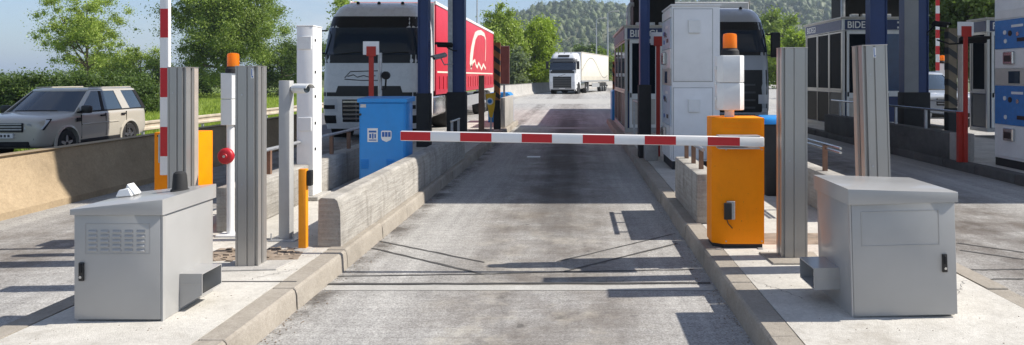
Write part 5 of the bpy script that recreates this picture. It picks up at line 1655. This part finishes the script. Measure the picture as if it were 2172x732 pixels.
ico_bm = bmesh.new(); bmesh.ops.create_icosphere(ico_bm, subdivisions=2, radius=1)
ICO_V = np.array([v.co for v in ico_bm.verts]); ICO_F = np.array([[v.index for v in f.verts] for f in ico_bm.faces]); ico_bm.free()
def forest(name, n, fx, fy, fz, rmin, rmax, material, keep=None):
    P = []
    x = fx(n); y = fy(n)
    z = fz(x, y)
    if keep is not None: k = keep(x, y, z); x, y, z = x[k], y[k], z[k]
    n = len(x)
    r = rmin + (rmax - rmin) * RNG.random(n) ** 1.6
    nv = len(ICO_V)
    V = np.empty((n, nv, 3), np.float32)
    for i in range(0, n):
        j = 1 + .26 * RNG.normal(size=nv)
        s = np.array([1, 1, 1.15 + .5 * RNG.random()]) * r[i]
        V[i] = ICO_V * j[:, None] * s + np.array([x[i], y[i], z[i] + r[i] * .6])
    Fc = (ICO_F[None] + (np.arange(n) * nv)[:, None, None]).reshape(-1, 3)
    o = npmesh(name, V.reshape(-1, 3), Fc, material)
    struct(o, 'stuff')
    return o
FORM = leaf_mat('forest_green', (.022, .04, .015), (.085, .112, .036), .1, .035)
o = forest('hill_forest', 5200, lambda n: HP[1][0] + RNG.random(n) * (HP[-1][0] - HP[1][0]), lambda n: 440 + RNG.random(n) ** .8 * 500, hill_h, 1.8, 4.4, FORM)
o['label'] = 'dense mixed forest covering the hill'; o['category'] = 'forest'
nC = 11000
fx = HP[1][0] + RNG.random(nC) * (HP[-1][0] - HP[1][0]); fy = 440 + RNG.random(nC) ** .8 * 500
fr_ = 1.2 + 5.0 * RNG.random(nC) ** 2.2
C = np.stack([fx, fy, hill_h(fx, fy) + fr_ * .9], 1)
o = leaves_mesh('hill_forest_leaves', C, fr_, 210000, .7, FORM, None, 1.25)
struct(o, 'stuff'); o['label'] = 'leafy treetops of the forest on the hill'; o['category'] = 'forest'
# far blue ridge on the left
YF = 3800.
fp = [(-500, 150), (-200, 152), (60, 153), (140, 149), (220, 146), (300, 149), (420, 150), (560, 152), (700, 151), (820, 148), (900, 152), (1000, 162)]
FP = [(X(u, YF), Z(v, YF)) for u, v in fp]
xs_ = np.linspace(FP[0][0], FP[-1][0], 200)
zr_ = ridge_z(xs_, FP) + 5 * np.sin(xs_ * .02) + 3 * np.sin(xs_ * .053)
V = []
for a, f in ((0, 0), (250, .6), (500, 1), (1100, .5), (1600, 0)):
    V += [(x, YF - 500 + a, -.75 + max(z, 0) * f) for x, z in zip(xs_, zr_)]
nx = len(xs_)
Fc = [(j * nx + i, j * nx + i + 1, (j + 1) * nx + i + 1, (j + 1) * nx + i) for j in range(4) for i in range(nx - 1)]
struct(npmesh('far_hills', V, Fc, mat('far_hill_green', (.08, .10, .05), .95, 0, .4, .008), smooth=True))
# pale houses far away on the left, too small to show their parts
for i in range(7):
    Yh = 3150 + random.random() * 120
    x = X(random.uniform(20, 150), Yh); w = random.uniform(5, 12); h = random.uniform(5, 9)
    m = MB().prism([(x - w, -.75), (x + w, -.75), (x + w, h), (x, h + 4), (x - w, h)], 'y', Yh, Yh + 12)
    o = m.build('far_house', WHITE); rebase(o, (x, Yh, -.75))
    tag(o, 'tiny pale house on the hazy shore at the far left', 'house', 'far houses on the left')

# ================================================================== HAZE
hm = bpy.data.materials.new('haze'); hm.use_nodes = True
hn = hm.node_tree; hn.nodes.clear()
ho = hn.nodes.new('ShaderNodeOutputMaterial'); hv = hn.nodes.new('ShaderNodeVolumePrincipled')
hv.inputs['Color'].default_value = (.74, .87, 1, 1); hv.inputs['Density'].default_value = .00029; hv.inputs['Anisotropy'].default_value = .2
hn.links.new(hv.outputs[0], ho.inputs['Volume'])
haze = MB().box(-9100, 9100, -400, 12100, -1.8, 128).build('haze', hm, smooth=False)
struct(haze, 'stuff')
